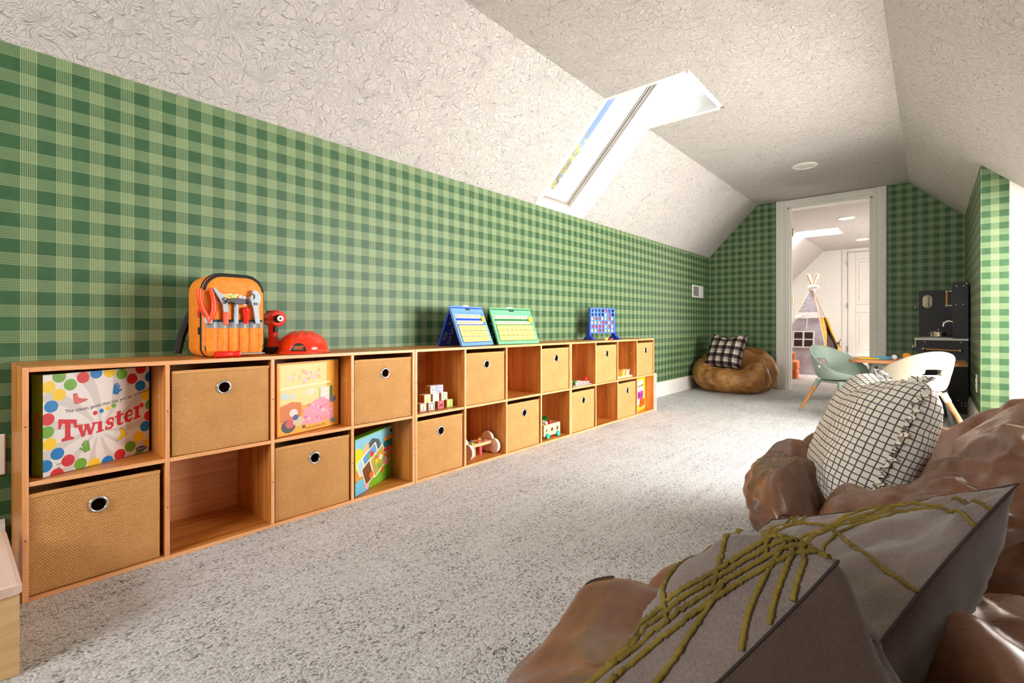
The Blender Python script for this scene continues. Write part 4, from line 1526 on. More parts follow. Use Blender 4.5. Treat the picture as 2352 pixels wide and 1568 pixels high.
o0 = TL(.553, .700)
v = tool('toy_pliers', 'orange-handled toy pliers sticking out of the backpack pocket', o0)
for pts in ([(.556, .700), (.553, .722), (.538, .750), (.531, .785), (.532, .812)], [(.557, .700), (.566, .722), (.574, .745), (.573, .775), (.564, .815)]):
    part('handle', MB().tube([TL(y, z) - o0 for y, z in pts], [.006, .0085, .0085, .008, .0065], 10), ORGP, v, smooth=True)
part('jaw', MB().rbox(-.006, .006, -.012, .012, 0, .022, .004, Matrix.Translation((0, .004, .0))), GREYP, v)
o0 = TL(.605, .700)
v = tool('toy_tin_snips', 'grey toy tin snips with orange grip in the backpack pocket', o0)
q = [(.568, .815), (.574, .817), (.606, .784), (.612, .770), (.614, .738), (.600, .738), (.597, .765), (.586, .784)]
part('blade', MB().rings([[Vector((BPX + x, y, z)) - o0 for y, z in q] for x in (.093, .102)], None, True, True), GREYP, v, bevel=.001)
part('pivot', MB().lathe([(.006, 0), (.006, .003), (.003, .005)], 12, Matrix.Translation(Vector((BPX + .102, .601, .780)) - o0) @ Matrix.Rotation(R(90), 4, 'Y')), STEEL, v, smooth=True)
part('grip', MB().rbox(-.005, .005, -.008, .008, -.005, .040, .003, Matrix.Translation((.002, .003, 0))), ORGP, v)
o0 = TL(.640, .700)
v = tool('toy_hammer', 'grey toy claw hammer with dark head in the backpack pocket', o0)
part('shaft', MB().tube([(0, 0, 0), (0, 0, .066)], .0075, 12), GREYP, v, smooth=True)
q = [(.598, .764), (.606, .776), (.622, .784), (.646, .785), (.664, .782), (.664, .767), (.652, .765), (.632, .766), (.620, .772), (.608, .768)]
part('claw_head', MB().rings([[Vector((BPX + x, y, z)) - o0 for y, z in q] for x in (.094, .112)], None, True, True), DGREY, v, bevel=.0015)
part('striking_face', MB().lathe([(.007, 0), (.009, .004), (.009, .012)], 14, Matrix.Translation(Vector((BPX + .103, .663, .775)) - o0) @ Matrix.Rotation(R(-90), 4, 'X')), DGREY, v, smooth=True)
o0 = TL(.671, .700)
v = tool('toy_screwdriver', 'red screwdriver handle standing in the backpack pocket', o0)
REDC = plain('red_clear_plastic', (226, 40, 22), .18, .04)
mb = MB()
rr = []
for r_, z in ((.009, 0), (.0095, .03), (.0125, .036), (.0125, .050), (.008, .055), (.002, .056)):
    rr.append([(r_ * (1 + .06 * cos(6 * 2 * pi * j / 24)) * cos(2 * pi * j / 24), r_ * (1 + .06 * cos(6 * 2 * pi * j / 24)) * sin(2 * pi * j / 24), z) for j in range(24)])
part('handle', MB().rings(rr, None, True, True), REDC, v, smooth=True)
o0 = TL(.700, .700)
v = tool('toy_wrench', 'light grey adjustable toy wrench in the backpack pocket', o0)
q = [(.700, .700), (.692, .752), (.683, .775), (.683, .790), (.690, .802), (.688, .812), (.700, .816), (.712, .806), (.717, .790), (.714, .774), (.708, .752), (.714, .700)]
part('body', MB().rings([[Vector((BPX + x, y, z)) - o0 for y, z in q] for x in (.094, .103)], None, True, True), GREYP, v, bevel=.001)
part('jaw_gap', MB().rings([[Vector((BPX + .1034, y, z)) - o0 for y, z in [(.690, .803), (.697, .796), (.694, .784), (.690, .784), (.692, .795), (.686, .800)]], [Vector((BPX + .104, y, z)) - o0 for y, z in [(.690, .803), (.697, .796), (.694, .784), (.690, .784), (.692, .795), (.686, .800)]]], None, True, True), BLACKN, v)
part('adjuster', MB().rbox(-.004, .004, -.006, .006, 0, .002, .001, Matrix.Translation(Vector((BPX + .1035, .699, .768)) - o0) @ Matrix.Rotation(R(90), 4, 'Y')), DGREY, v)

# ---- toy drill beside the backpack
t = thing('toy_drill', 'red toy power drill standing beside the orange backpack', 'toy tool', (-1.880, .812, TZ))
REDP = plain('red_tool_plastic', (226, 44, 22), .3, .04)
# axis of the barrel points towards the room
ax = Vector((.94, -.10, 0)).normalized()
Md = Matrix.Translation((0, .0, .130)) @ ax.to_track_quat('Z', 'Y').to_matrix().to_4x4()
part('motor_housing', MB().lathe([(.004, -.085), (.018, -.083), (.026, -.060), (.027, .020), (.029, .030), (.029, .046), (.025, .050), (.013, .050)], 22, Md, True, False), REDP, t, smooth=True)
part('chuck', MB().lathe([(.013, .046), (.015, .050), (.013, .066), (.009, .070)], 18, Md), BLACKN, t, smooth=True)
part('chuck_ring', MB().lathe([(.011, .0705), (.011, .073), (.004, .074), (.004, .068)], 18, Md, False, False), plain('white_chuck_ring', (240, 236, 230), .3), t, smooth=True)
part('grip', MB().rings([[(cx_ + a_ * cos(2 * pi * j / 16), b_ * sin(2 * pi * j / 16), z) for j in range(16)] for z, cx_, a_, b_ in ((.026, .000, .030, .024), (.040, -.004, .024, .018), (.060, -.008, .018, .015), (.085, -.008, .019, .016), (.112, -.002, .026, .019))], None, True, True), REDP, t, smooth=True)
part('battery_foot', MB().rbox(-.042, .040, -.026, .026, 0, .026, .010), BLACKN, t, bevel=.002)
part('trigger', MB().rbox(-.006, .006, -.008, .008, 0, .024, .003, Matrix.Translation((.016, 0, .080))), BLACKN, t)
part('top_rib', MB().box(-.06, .03, -.006, .006, .153, .162), REDP, t, bevel=.003)

# ---- loose screwdriver
t = thing('loose_screwdriver', 'red-handled toy screwdriver lying in front of the backpack', 'toy tool', (-1.745, .635, TZ + .0105), (0, 0, R(88)))
Mx = Matrix.Rotation(R(90), 4, 'Y')
rr = []
for r_, z in ((.004, -.068), (.0095, -.066), (.0105, -.058), (.0095, -.020), (.008, -.012), (.0095, -.006), (.0105, .0), (.0095, .008), (.004, .010)):
    rr.append([(r_ * (1 + .07 * cos(6 * 2 * pi * j / 24)) * cos(2 * pi * j / 24), r_ * (1 + .07 * cos(6 * 2 * pi * j / 24)) * sin(2 * pi * j / 24), z) for j in range(24)])
part('handle', MB().rings(rr, Mx, True, True), REDC, t, smooth=True)
part('blade', MB().lathe([(.0035, .008), (.0035, .068)], 10, Mx).rings([[(.066, .0035, -.0035), (.066, -.0035, -.0035), (.066, -.0035, .0035), (.066, .0035, .0035)], [(.086, .0045, -.0006), (.086, -.0045, -.0006), (.086, -.0045, .0006), (.086, .0045, .0006)]], None, True, True), STEEL, t)

# ---- toy hard hat
t = thing('toy_hard_hat', 'shiny red toy hard hat with a small black badge', 'hard hat', (-1.842, .905, TZ), (0, 0, R(-36)))
HAT = plain('glossy_red_plastic', (232, 52, 18), .14, .02, Coat_Weight=0.5)


def hat(i, j):
    a = 2 * pi * i
    if j < .14:
        f = j / .14
        r_ = 1.10 - .10 * f; z = .002 + .008 * f
    else:
        f = (j - .14) / .86 * pi / 2
        r_ = cos(f) ** .75; z = .010 + .074 * sin(f)
    rib = .0
    if j > .2:
        for w in (0, .33, -.33):
            yy = sin(a) * r_
            rib += .0035 * math.exp(-((yy - w) / .09) ** 2) * min(1, (j - .2) * 2.5)
    ex_ = .105 + (.012 if cos(a) > 0 and j < .14 else 0)
    return (ex_ * r_ * cos(a), .092 * r_ * sin(a), z + rib)


o = part('shell', MB().grid(hat, 72, 26, True), HAT, t, smooth='all')
m_ = o.modifiers.new('s', 'SOLIDIFY'); m_.thickness = .002
Mb = Matrix.Translation((.1085, .004, .012)) @ Matrix.Rotation(R(-15), 4, 'Y') @ Matrix(((0, 0, 1, 0), (1, 0, 0, 0), (0, 1, 0, 0), (0, 0, 0, 1)))
bd = [(-.027, 0)] + [(.027 * cos(a), .034 * sin(a)) for a in (pi * k / 14 for k in range(15))]
bd = [(.026 * cos(pi * k / 16), .028 * sin(pi * k / 16)) for k in range(17)]
part('badge_rim', MB().tube([Mb @ Vector((x * 1.10, y * 1.08, .004)) for x, y in bd], .0022, 6), HAT, t, smooth=True)
part('badge', MB().prism(bd, -.006, .004, Mb), plain('black_badge', (30, 22, 20), .5), t)
pr = Print(9, 9); pr.M = Mb @ Matrix.Translation((0, 0, .0042))
pr.text('CRAFT', .0125, 0, .0085, 'badge_orange', (240, 116, 50), layer=2, center=True, bold=.0004)
pr.poly([(-.017, .0045), (.017, .0045), (.017, .0062), (-.017, .0062)], 'badge_orange', (240, 116, 50), 2, False)
part('badge_print', pr.mb, pr.mats, t)


# ---- alphabet A-frame boards
def a_frame(label, fl, fr, bl, cols, letters_col):
    """fl/fr: front-left and front-right feet, bl: back-left foot (world x, y)"""
    fl, fr, bl = Vector(fl), Vector(fr), Vector(bl)
    ex = (fr - fl).normalized(); W = (fr - fl).length
    dpt = abs((bl - fl).dot(Vector((-ex.y, ex.x))))
    mid = fl + (fr - fl) * .5 + Vector((-ex.y, ex.x)) * dpt / 2
    t = thing('alphabet_board', label, 'learning board', (mid.x, mid.y, TZ), (0, 0, atan2(ex.y, ex.x)), 'folding alphabet boards')
    Hh = .197
    body = plain('board_%s_light' % cols[0], cols[1], .35, .02); dark = plain('board_%s_dark' % cols[0], cols[2], .35, .03)
    hd_ = dpt / 2
    L = sqrt(Hh ** 2 + hd_ ** 2)
    # front panel frame: u along, v up the slope, n outwards
    Mf = frame((-W / 2, -hd_, .003), (1, 0, 0), (0, hd_, Hh))
    Mbk = frame((W / 2, hd_, .003), (-1, 0, 0), (0, -hd_, Hh))
    th = .010
    part('front_panel', MB().rbox(0, W, 0, L, -th, 0, .008, Mf), body, t, bevel=.001)
    mb = MB()
    b = .014
    mb.box(0, b, 0, L, 0, .004, Mf); mb.box(W - b, W, 0, L, 0, .004, Mf); mb.box(b, W - b, 0, .016, 0, .004, Mf); mb.box(b, W - b, L - .030, L, 0, .004, Mf)
    part('panel_border', mb, body, t, bevel=.001)
    part('back_panel', MB().rbox(0, W, 0, L, -th, 0, .008, Mbk), dark, t, bevel=.001)
    part('inner_face', MB().box(.004, W - .004, .004, L - .01, -th - .001, -th, Mf), dark, t)
    part('handle', MB().rbox(W / 2 - .024, W / 2 + .024, L - .006, L + .010, -.006, .003, .004, Mf), plain('white_handle', (240, 240, 238), .4), t)
    part('handle_slot', MB().rbox(W / 2 - .018, W / 2 + .022, L - .020, L - .010, .004, .0046, .003, Mf), plain('slot_shadow', (40, 60, 70), .5), t)
    IV = plain('ivory_strip', (238, 226, 180), .4)
    for v0 in (L - .062, L - .096):
        part('picture_strip', MB().box(b + .004, W - b - .022, v0, v0 + .018, .0, .003, Mf), IV, t)
        rg = random.Random(int(v0 * 1e4))
        prr = Print(9, 9); prr.M = Mf
        for k in range(13):
            c_ = [('dot_red', (222, 96, 70)), ('dot_green', (120, 180, 90)), ('dot_amber', (236, 186, 70)), ('dot_brown', (150, 110, 80))][rg.randrange(4)]
            prr.poly(circ(b + .012 + k * (W - 2 * b - .036) / 13, v0 + .009, .0045, 8), *c_, 24, False)
        part('strip_print', prr.mb, prr.mats, t)
    part('strip_track', MB().box(b + .004, W - b - .004, L - .074, L - .066, 0, .003, Mf), dark, t)
    part('slider', MB().rbox(W - b - .024, W - b - .003, L - .086, L - .052, .002, .010, .003, Mf), plain('yellow_slider', (246, 198, 40), .35), t)
    TW_, TH_ = (W - 2 * b - .006) / 8, .031
    TILE = plain('pale_yellow_tile', (246, 226, 130), .4, .03)
    mt = MB().rbox(.0012, TW_ - .0012, .0012, TH_ - .0016, .0, .0055, .002).mesh('tile', TILE)
    prr = Print(9, 9); prr.M = Mf
    part('tile_bed', MB().box(b, W - b, .016, .016 + 3 * TH_ + .006, 0, .0012, Mf), dark, t)
    for r_ in range(3):
        for c_ in range(8):
            o = part('tile', mt, None, t)
            o.matrix_local = Mf @ Matrix.Translation((b + .003 + c_ * TW_, .018 + (2 - r_) * TH_, .001))
            prr.text('ABCDEFGHIJKLMNOPQRSTUVWX'[r_ * 8 + c_], .020, b + .003 + (c_ + .5) * TW_, .018 + (2 - r_) * TH_ + .008, 'tile_ink', letters_col, layer=53, center=True)
    part('tile_print', prr.mb, prr.mats, t)
    Mi = frame((-W / 2, hd_ - .0005, .003), (1, 0, 0), (0, -hd_, Hh))
    prr = Print(9, 9); prr.M = Mbk @ Matrix.Translation((W, 0, -th - .0008)) @ Matrix.Scale(-1, 4, (1, 0, 0))
    for s_, u, v in (('2', .020, .12), ('0', .010, .035), ('5', .050, .065), ('3', .055, .012), ('9', .11, .05), ('6', .10, .12), ('8', .16, .03)):
        prr.text(s_, .06, u, v, 'cut_' + cols[0], cols[3], layer=0, bold=.001)
    part('number_cutouts', prr.mb, prr.mats, t)
    part('hinge', MB().tube([(-W / 2, 0, Hh + .003), (W / 2, 0, Hh + .003)], .005, 8), body, t)
    return t


a_frame('blue folding alphabet board with rows of yellow letter tiles', (-1.739, 1.652), (-1.775, 1.915), (-1.894, 1.600), ('blue', (112, 160, 220), (30, 62, 190), (150, 180, 220)), (236, 170, 80))
a_frame('green folding alphabet board with rows of yellow letter tiles', (-1.775, 1.958), (-1.738, 2.268), (-1.935, 1.985), ('green', (120, 206, 150), (10, 100, 36), (170, 214, 180)), (236, 190, 110))

# ---- upright disc-dropping game
CE, CR = .0335, .0135
PWc, PHc = CE * 7 + .012, CE * .88 * 6 + .010
gx = Vector((.286, .958, 0))
t = thing('disc_game', 'blue upright grid game filled with red and yellow discs', 'game', (-1.866, 3.207, TZ), (0, 0, atan2(gx.y, gx.x)))
BLUP = plain('blue_game_plastic', (60, 112, 214), .35, .03); BLUD = plain('deep_blue_game_plastic', (24, 60, 190), .35, .03)
GZ = .047
mb = MB()
n = 16
for r_ in range(6):
    for c_ in range(7):
        cx, cz = (c_ - 3) * CE, GZ + .006 + (r_ + .5) * CE * .88
        hx, hz = CE / 2, CE * .44
        out = []
        for k in range(n):
            a = 2 * pi * k / n
            m2 = max(abs(cos(a)), abs(sin(a)))
            out.append((cx + hx * cos(a) / m2, cz + hz * sin(a) / m2))
        inn = [(cx + CR * .92 * cos(2 * pi * k / n), cz + CR * .92 * sin(2 * pi * k / n)) for k in range(n)]
        for y0_, y1_ in ((-.011, -.006), (.006, .011)):
            mb.rings([[(x, y0_, z) for x, z in out], [(x, y0_, z) for x, z in inn], [(x, y1_, z) for x, z in inn], [(x, y1_, z) for x, z in out]])
part('grid_plate', mb, BLUP, t)
gt = GZ + .012 + 6 * CE * .88
mb = MB()
mb.box(-CE * 3.5 - .006, -CE * 3.5, -.012, .012, GZ, gt); mb.box(CE * 3.5, CE * 3.5 + .006, -.012, .012, GZ, gt); mb.box(-CE * 3.5, CE * 3.5, -.012, -.0065, gt - .006, gt); mb.box(-CE * 3.5, CE * 3.5, .0065, .012, gt - .006, gt); mb.box(-CE * 3.5, CE * 3.5, -.012, .012, GZ, GZ + .006)
part('grid_frame', mb, BLUP, t, bevel=.001)
for s in (-1, 1):
    x = s * (CE * 3.5 + .010)
    part('upright', MB().box(x - .005, x + .005, -.014, .014, .02, .125), BLUD, t, bevel=.002)
    q = [(-.055, 0), (.055, 0), (.055, .006), (.020, .030), (.014, .052), (-.014, .052), (-.020, .030), (-.055, .006)]
    part('foot', MB().rings([[(x - .011, y, z) for y, z in q], [(x + .011, y, z) for y, z in q]], None, True, True), BLUD, t, bevel=.003)
DR_ = plain('red_disc', (196, 22, 50), .35, .03); DY_ = plain('yellow_disc', (238, 224, 110), .35, .03)
dm = MB().lathe([(.003, -.0035), (.0105, -.0035), (.0125, -.005), (.0132, -.003), (.0132, .003), (.0125, .005), (.0105, .0035), (.003, .0035)], 20, Matrix.Rotation(R(90), 4, 'X'))
dmr = dm.mesh('disc', DR_); dmy = dm.mesh('disc', DY_)
for m_ in (dmr, dmy):
    m_.polygons.foreach_set('use_smooth', [True] * len(m_.polygons)); m_.set_sharp_from_angle(angle=R(40))
ROWS = ['....R..', '....YR.', 'YRRYYRY', 'YYYRRYR', 'RRRRYRY', 'YYRRYYY']
Mg = Matrix.Translation(t.location) @ Matrix.Rotation(atan2(gx.y, gx.x), 4, 'Z')
for r_, row in enumerate(ROWS):
    for c_, ch in enumerate(row):
        if ch == '.':
            continue
        o = bpy.data.objects.new('game_disc', dmr if ch == 'R' else dmy); COL.objects.link(o)
        p = Mg @ Vector(((c_ - 3) * CE, 0, GZ + .006 + (5 - r_ + .5) * CE * .88))
        o.location = p; o.rotation_euler = (0, 0, atan2(gx.y, gx.x))
        nm = '%s disc in the blue grid game, %s row, %s column' % ('red' if ch == 'R' else 'yellow', ['top', 'second', 'third', 'fourth', 'fifth', 'bottom'][r_], ['leftmost', 'second', 'third', 'middle', 'fifth', 'sixth', 'rightmost'][c_])
        tag(o, nm, 'game disc', 'discs in the upright grid game')
for x, y, z, ry, m_, lb in ((-1.79, 3.130, .005, 0, dmy, 'loose yellow disc lying leftmost on the shelf below the grid game'), (-1.80, 3.165, .010, 8, dmy, 'loose yellow disc lying under the red ones below the grid game'), (-1.775, 3.170, .005, 0, dmr, 'loose red disc lying nearest the shelf edge below the grid game'), (-1.785, 3.205, .007, -8, dmr, 'loose red disc lying rightmost on the shelf below the grid game')):
    o = bpy.data.objects.new('game_disc', m_); COL.objects.link(o)
    o.location = (x, y, TZ + z); o.rotation_euler = (R(90), R(ry), 0)
    tag(o, lb, 'game disc', 'loose discs on the shelf top')

# ================================================================== BEAN BAGS AND CUSHIONS
import numpy as np


def mesh_uv(name, vs, fs, uvs, mats, mi=None):
    me = bpy.data.meshes.new(name)
    me.from_pydata([tuple(v) for v in vs], [], fs)
    for m in (mats if isinstance(mats, (list, tuple)) else [mats]):
        me.materials.append(m)
    if mi is not None:
        me.polygons.foreach_set('material_index', mi)
    ul = me.uv_layers.new(name='UVMap')
    li = np.zeros(len(me.loops), dtype=np.int32)
    me.loops.foreach_get('vertex_index', li)
    ul.data.foreach_set('uv', np.asarray(uvs, dtype=np.float32)[li].ravel())
    me.polygons.foreach_set('use_smooth', [True] * len(me.polygons))
    me.update()
    return me


def leather(name, dark, mid, light, rough=.42):
    g = G(name)
    p = g.obj()
    a = g.noise(p, 6.0, 3.0, .6); b = g.noise(p, 38.0, 3.0, .6)
    t = g.math('ADD', g.math('MULTIPLY', a, .72), g.math('MULTIPLY', b, .28))
    c = g.ramp(t, [(.30, dark), (.50, mid), (.70, light)])
    fine = g.math('ADD', g.math('MULTIPLY', g.vor(p, 180.0)['Distance'], .5), g.noise(p, 300.0, 2.0))
    n2 = g.bump(fine, .10, .0010)
    return g.fin(c, g.math('MULTIPLY_ADD', b, .30, rough - .15), n2, Specular_IOR_Level=.55)


def bag_points(Rr, Hh, nth, ns, rim, dents, folds, seed, ovals=(1, 1), wr=.012, push=None):
    """bean bag surface: rim(theta) gives the rim height; dents/folds carve the top"""
    th = np.linspace(0, 2 * np.pi, nth, endpoint=False)
    s = np.linspace(0, 1, ns)
    TH, S = np.meshgrid(th, s, indexing='ij')
    zr = np.array([rim(a) for a in th])[:, None]
    # outer wall up to S = .45, over the rim, then in towards the middle
    k = .46
    ph = np.where(S < k, -1.05 + (S / k) * 1.05, (S - k) / (1 - k) * np.pi / 2)
    r = np.where(S < k, np.cos(ph) ** .55, np.cos(ph * .995) ** .62)
    z0 = zr * .50
    z = np.where(S < k, z0 + z0 * np.sin(ph) / np.sin(1.05), z0 + (zr - z0) * np.sin(ph) ** .9)
    X = Rr * ovals[0] * r * np.cos(TH); Y = Rr * ovals[1] * r * np.sin(TH)
    up = np.clip((S - k * .55) / (1 - k * .55), 0, 1)
    for (x, y, d, w) in dents:
        z -= d * np.exp(-(((X - x) ** 2 + (Y - y) ** 2) / w ** 2)) * np.clip(up * 2.2, 0, 1)
    for (pts, d, w) in folds:
        dist = np.full(X.shape, 9.0)
        for (a, b) in zip(pts[:-1], pts[1:]):
            a = np.array(a); b = np.array(b); ab = b - a
            t = np.clip(((X - a[0]) * ab[0] + (Y - a[1]) * ab[1]) / (ab @ ab), 0, 1)
            dist = np.minimum(dist, np.hypot(X - a[0] - t * ab[0], Y - a[1] - t * ab[1]))
        f = np.exp(-(dist / w) ** 2) * 1.35 - .45 * np.exp(-((dist - 1.9 * w) / (w * 1.1)) ** 2)
        z -= d * f * np.clip(up * 2.0, 0, 1)
        sh = d * .5 * np.exp(-(dist / w) ** 2) * np.clip(1 - abs(S - k) * 2.4, 0, 1)
        X -= np.cos(TH) * sh; Y -= np.sin(TH) * sh
    P = np.stack([X, Y, z], -1)
    # wrinkles: ridged noise stretched around the bag, pushed along an approximate normal
    out = np.empty_like(P)
    for i in range(nth):
        ca, sa = cos(th[i]), sin(th[i])
        for j in range(ns):
            x, y, zz = P[i, j]
            n1 = MN.noise(Vector((x * 5 + seed, y * 5, zz * 7)))
            n2 = 1 - abs(MN.noise(Vector((x * 9 + seed * 2, y * 9, zz * 5 + 3))) * 2)
            n3 = 1 - abs(MN.noise(Vector((x * 20, y * 20 + seed, zz * 12))) * 2)
            d = wr * (1.0 * n1 + .3 * (n2 - .5))
            u = min(1.0, s[j] / k) if s[j] < k else 1.0
            fade = min(1.0, s[j] * 9) * (1.0 if s[j] < .97 else (1 - s[j]) / .03)
            nx = ca * (1.0 if s[j] < k else max(0, 1 - (s[j] - k) * 2.6))
            ny = sa * (1.0 if s[j] < k else max(0, 1 - (s[j] - k) * 2.6))
            nz = 0.0 if s[j] < k * .7 else 1.0
            out[i, j] = (x + nx * d * fade, y + ny * d * fade, max(.0, zz + nz * d * fade))
    return th, s, out


def drape(P, excess, iters, seed, hold=.010, smooth=2):
    """let the bag's skin buckle: give it more cloth than its form needs and relax the lengths of its threads"""
    nth, ns, _ = P.shape
    rng = np.random.default_rng(int(seed * 100))
    P0 = P.copy()
    fade = np.clip(np.minimum(np.arange(ns) / 6.0, (ns - 1 - np.arange(ns)) / 10.0), 0, 1)[None, :]
    # slowly varying excess of cloth
    ex = np.empty((nth, ns))
    for i in range(nth):
        for j in range(ns):
            ex[i, j] = .5 + .9 * MN.noise(Vector((P[i, j, 0] * 3.1 + seed, P[i, j, 1] * 3.1, P[i, j, 2] * 3.1)))
    ex = 1 + excess * np.clip(ex, .1, 1.2) * fade
    rollA = lambda A: np.roll(A, -1, 0)
    def pairs(Q):
        return [(Q, rollA(Q)), (Q[:, :-1], Q[:, 1:]), (Q[:, :-1], rollA(Q)[:, 1:]), (rollA(Q)[:, :-1], Q[:, 1:])]
    rest = []
    for k, (a, b) in enumerate(pairs(P0)):
        e = ex if k == 0 else ex[:, :-1]
        rest.append(np.linalg.norm(b - a, axis=2) * e)
    bend = [(np.linalg.norm(np.roll(P0, -3, 0) - P0, axis=2) * ex), (np.linalg.norm(P0[:, 3:] - P0[:, :-3], axis=2) * ex[:, :-3])]
    d0 = rng.normal(0, 1, (nth, ns))
    for _ in range(6):
        d0 = (d0 + np.roll(d0, 1, 0) + np.roll(d0, -1, 0) + np.roll(d0, 1, 1) + np.roll(d0, -1, 1)) / 5
    def normals(Q):
        du = np.roll(Q, -1, 0) - np.roll(Q, 1, 0)
        dv = np.empty_like(Q); dv[:, 1:-1] = Q[:, 2:] - Q[:, :-2]; dv[:, 0] = Q[:, 1] - Q[:, 0]; dv[:, -1] = Q[:, -1] - Q[:, -2]
        n = np.cross(du, dv)
        return n / (np.linalg.norm(n, axis=2, keepdims=True) + 1e-9)
    Q = P0 + normals(P0) * (d0 / d0.std() * .005 * fade)[..., None]
    for it in range(iters):
        C = np.zeros_like(Q); W = np.zeros((nth, ns, 1))
        for k, (a, b) in enumerate(pairs(Q)):
            d = b - a
            l = np.linalg.norm(d, axis=2) + 1e-9
            m = ((l - rest[k]) / l * .5)[..., None] * d
            w = 1.0 if k < 2 else .6
            if k == 0:
                C += m * w; C += np.roll(-m * w, 1, 0); W += 2 * w
            elif k == 1:
                C[:, :-1] += m * w; C[:, 1:] -= m * w; W[:, :-1] += w; W[:, 1:] += w
            elif k == 2:
                C[:, :-1] += m * w; C[:, 1:] += np.roll(-m * w, 1, 0); W[:, :-1] += w; W[:, 1:] += w
            else:
                C[:, :-1] += np.roll(m * w, 1, 0); C[:, 1:] -= m * w; W[:, :-1] += w; W[:, 1:] += w
        d = np.roll(Q, -3, 0) - Q; l = np.linalg.norm(d, axis=2) + 1e-9
        m = ((l - bend[0] * .985) / l * .5)[..., None] * d * .35
        C += m; C += np.roll(-m, 3, 0); W += .7
        d = Q[:, 3:] - Q[:, :-3]; l = np.linalg.norm(d, axis=2) + 1e-9
        m = ((l - bend[1] * .985) / l * .5)[..., None] * d * .35
        C[:, :-3] += m; C[:, 3:] -= m; W[:, :-3] += .35; W[:, 3:] += .35
        Q = Q + C / W * 1.5
        Q = Q + (P0 - Q) * (hold + (1 - fade[..., None]) * .2)
        Q[..., 2] = np.maximum(Q[..., 2], 0)
    for _ in range(smooth):
        A = (np.roll(Q, 1, 0) + np.roll(Q, -1, 0)) * .5
        Q = Q * .6 + A * .4
        B = Q.copy(); B[:, 1:-1] = (Q[:, 2:] + Q[:, :-2]) * .5
        Q = Q * .6 + B * .4
    return Q


def bean_bag(label, loc, Rr, rim, dents, folds, mat, seed, nth=216, ns=96, ovals=(1, 1), wr=.012, seams=5, seam_mat=None, phase=0.0, stitch=None, excess=.22, hold=.005):
    t = thing('bean_bag', label, 'bean bag', loc, group='brown bean bags')
    th, s, P = bag_points(Rr, None, nth, ns, rim, dents, folds, seed, ovals, wr)
    P = drape(P, excess, 300, seed, hold)
    vs = P.reshape(-1, 3)
    fs = []
    for i in range(nth):
        i2 = (i + 1) % nth
        for j in range(ns - 1):
            fs.append((i * ns + j, i2 * ns + j, i2 * ns + j + 1, i * ns + j + 1))
    fs.append(tuple(i * ns for i in range(nth))[::-1])
    fs.append(tuple(i * ns + ns - 1 for i in range(nth)))
    me = mesh_uv('cover', vs, fs, [(0, 0)] * len(vs), mat)
    o = part('cover', me, None, t)
    for q in range(seams):
        i = int((q / seams + phase) * nth) % nth
        pts = [Vector(P[i, j]) * 1.002 + Vector((0, 0, .0008)) for j in range(2, int(ns * .72))]
        part('seam', MB().tube(pts, .0016, 6), seam_mat or plain('dark_leather_seam', (54, 34, 26), .6), o, smooth=True)
    if stitch:
        i, j0, j1 = stitch
        mb = MB()
        for off in (-.006, .006):
            for j in range(j0, j1):
                a = Vector(P[i, j]); b = Vector(P[i, j + 1])
                side = Vector(P[(i + 1) % nth, j]) - a
                side.normalize()
                nrm = side.cross(b - a).normalized()
                if nrm.z < 0:
                    nrm = -nrm
                for f0, f1 in ((.10, .80),):
                    mb.tube([a.lerp(b, f0) + side * off + nrm * .0025, a.lerp(b, (f0 + f1) / 2) + side * off + nrm * .004, a.lerp(b, f1) + side * off + nrm * .0025], .0011, 5)
        part('stitching', mb, plain('pale_thread', (214, 196, 176), .7), o)
    return t


LEA_NEAR = leather('brown_leather', (88, 56, 39), (116, 77, 54), (140, 99, 73), .31)
LEA_FAR = leather('worn_tan_leather', (112, 66, 24), (156, 104, 50), (190, 142, 86), .48)


def lerp_rim(stops):
    """stops: (degrees, height), periodic, smooth"""
    st = sorted(stops)
    def f(a):
        d = math.degrees(a) % 360
        pts = [(st[-1][0] - 360, st[-1][1])] + st + [(st[0][0] + 360, st[0][1])]
        for (a0, h0), (a1, h1) in zip(pts[:-1], pts[1:]):
            if a0 <= d <= a1:
                u = (d - a0) / (a1 - a0); u = u * u * (3 - 2 * u)
                return h0 + (h1 - h0) * u
        return st[0][1]
    return f


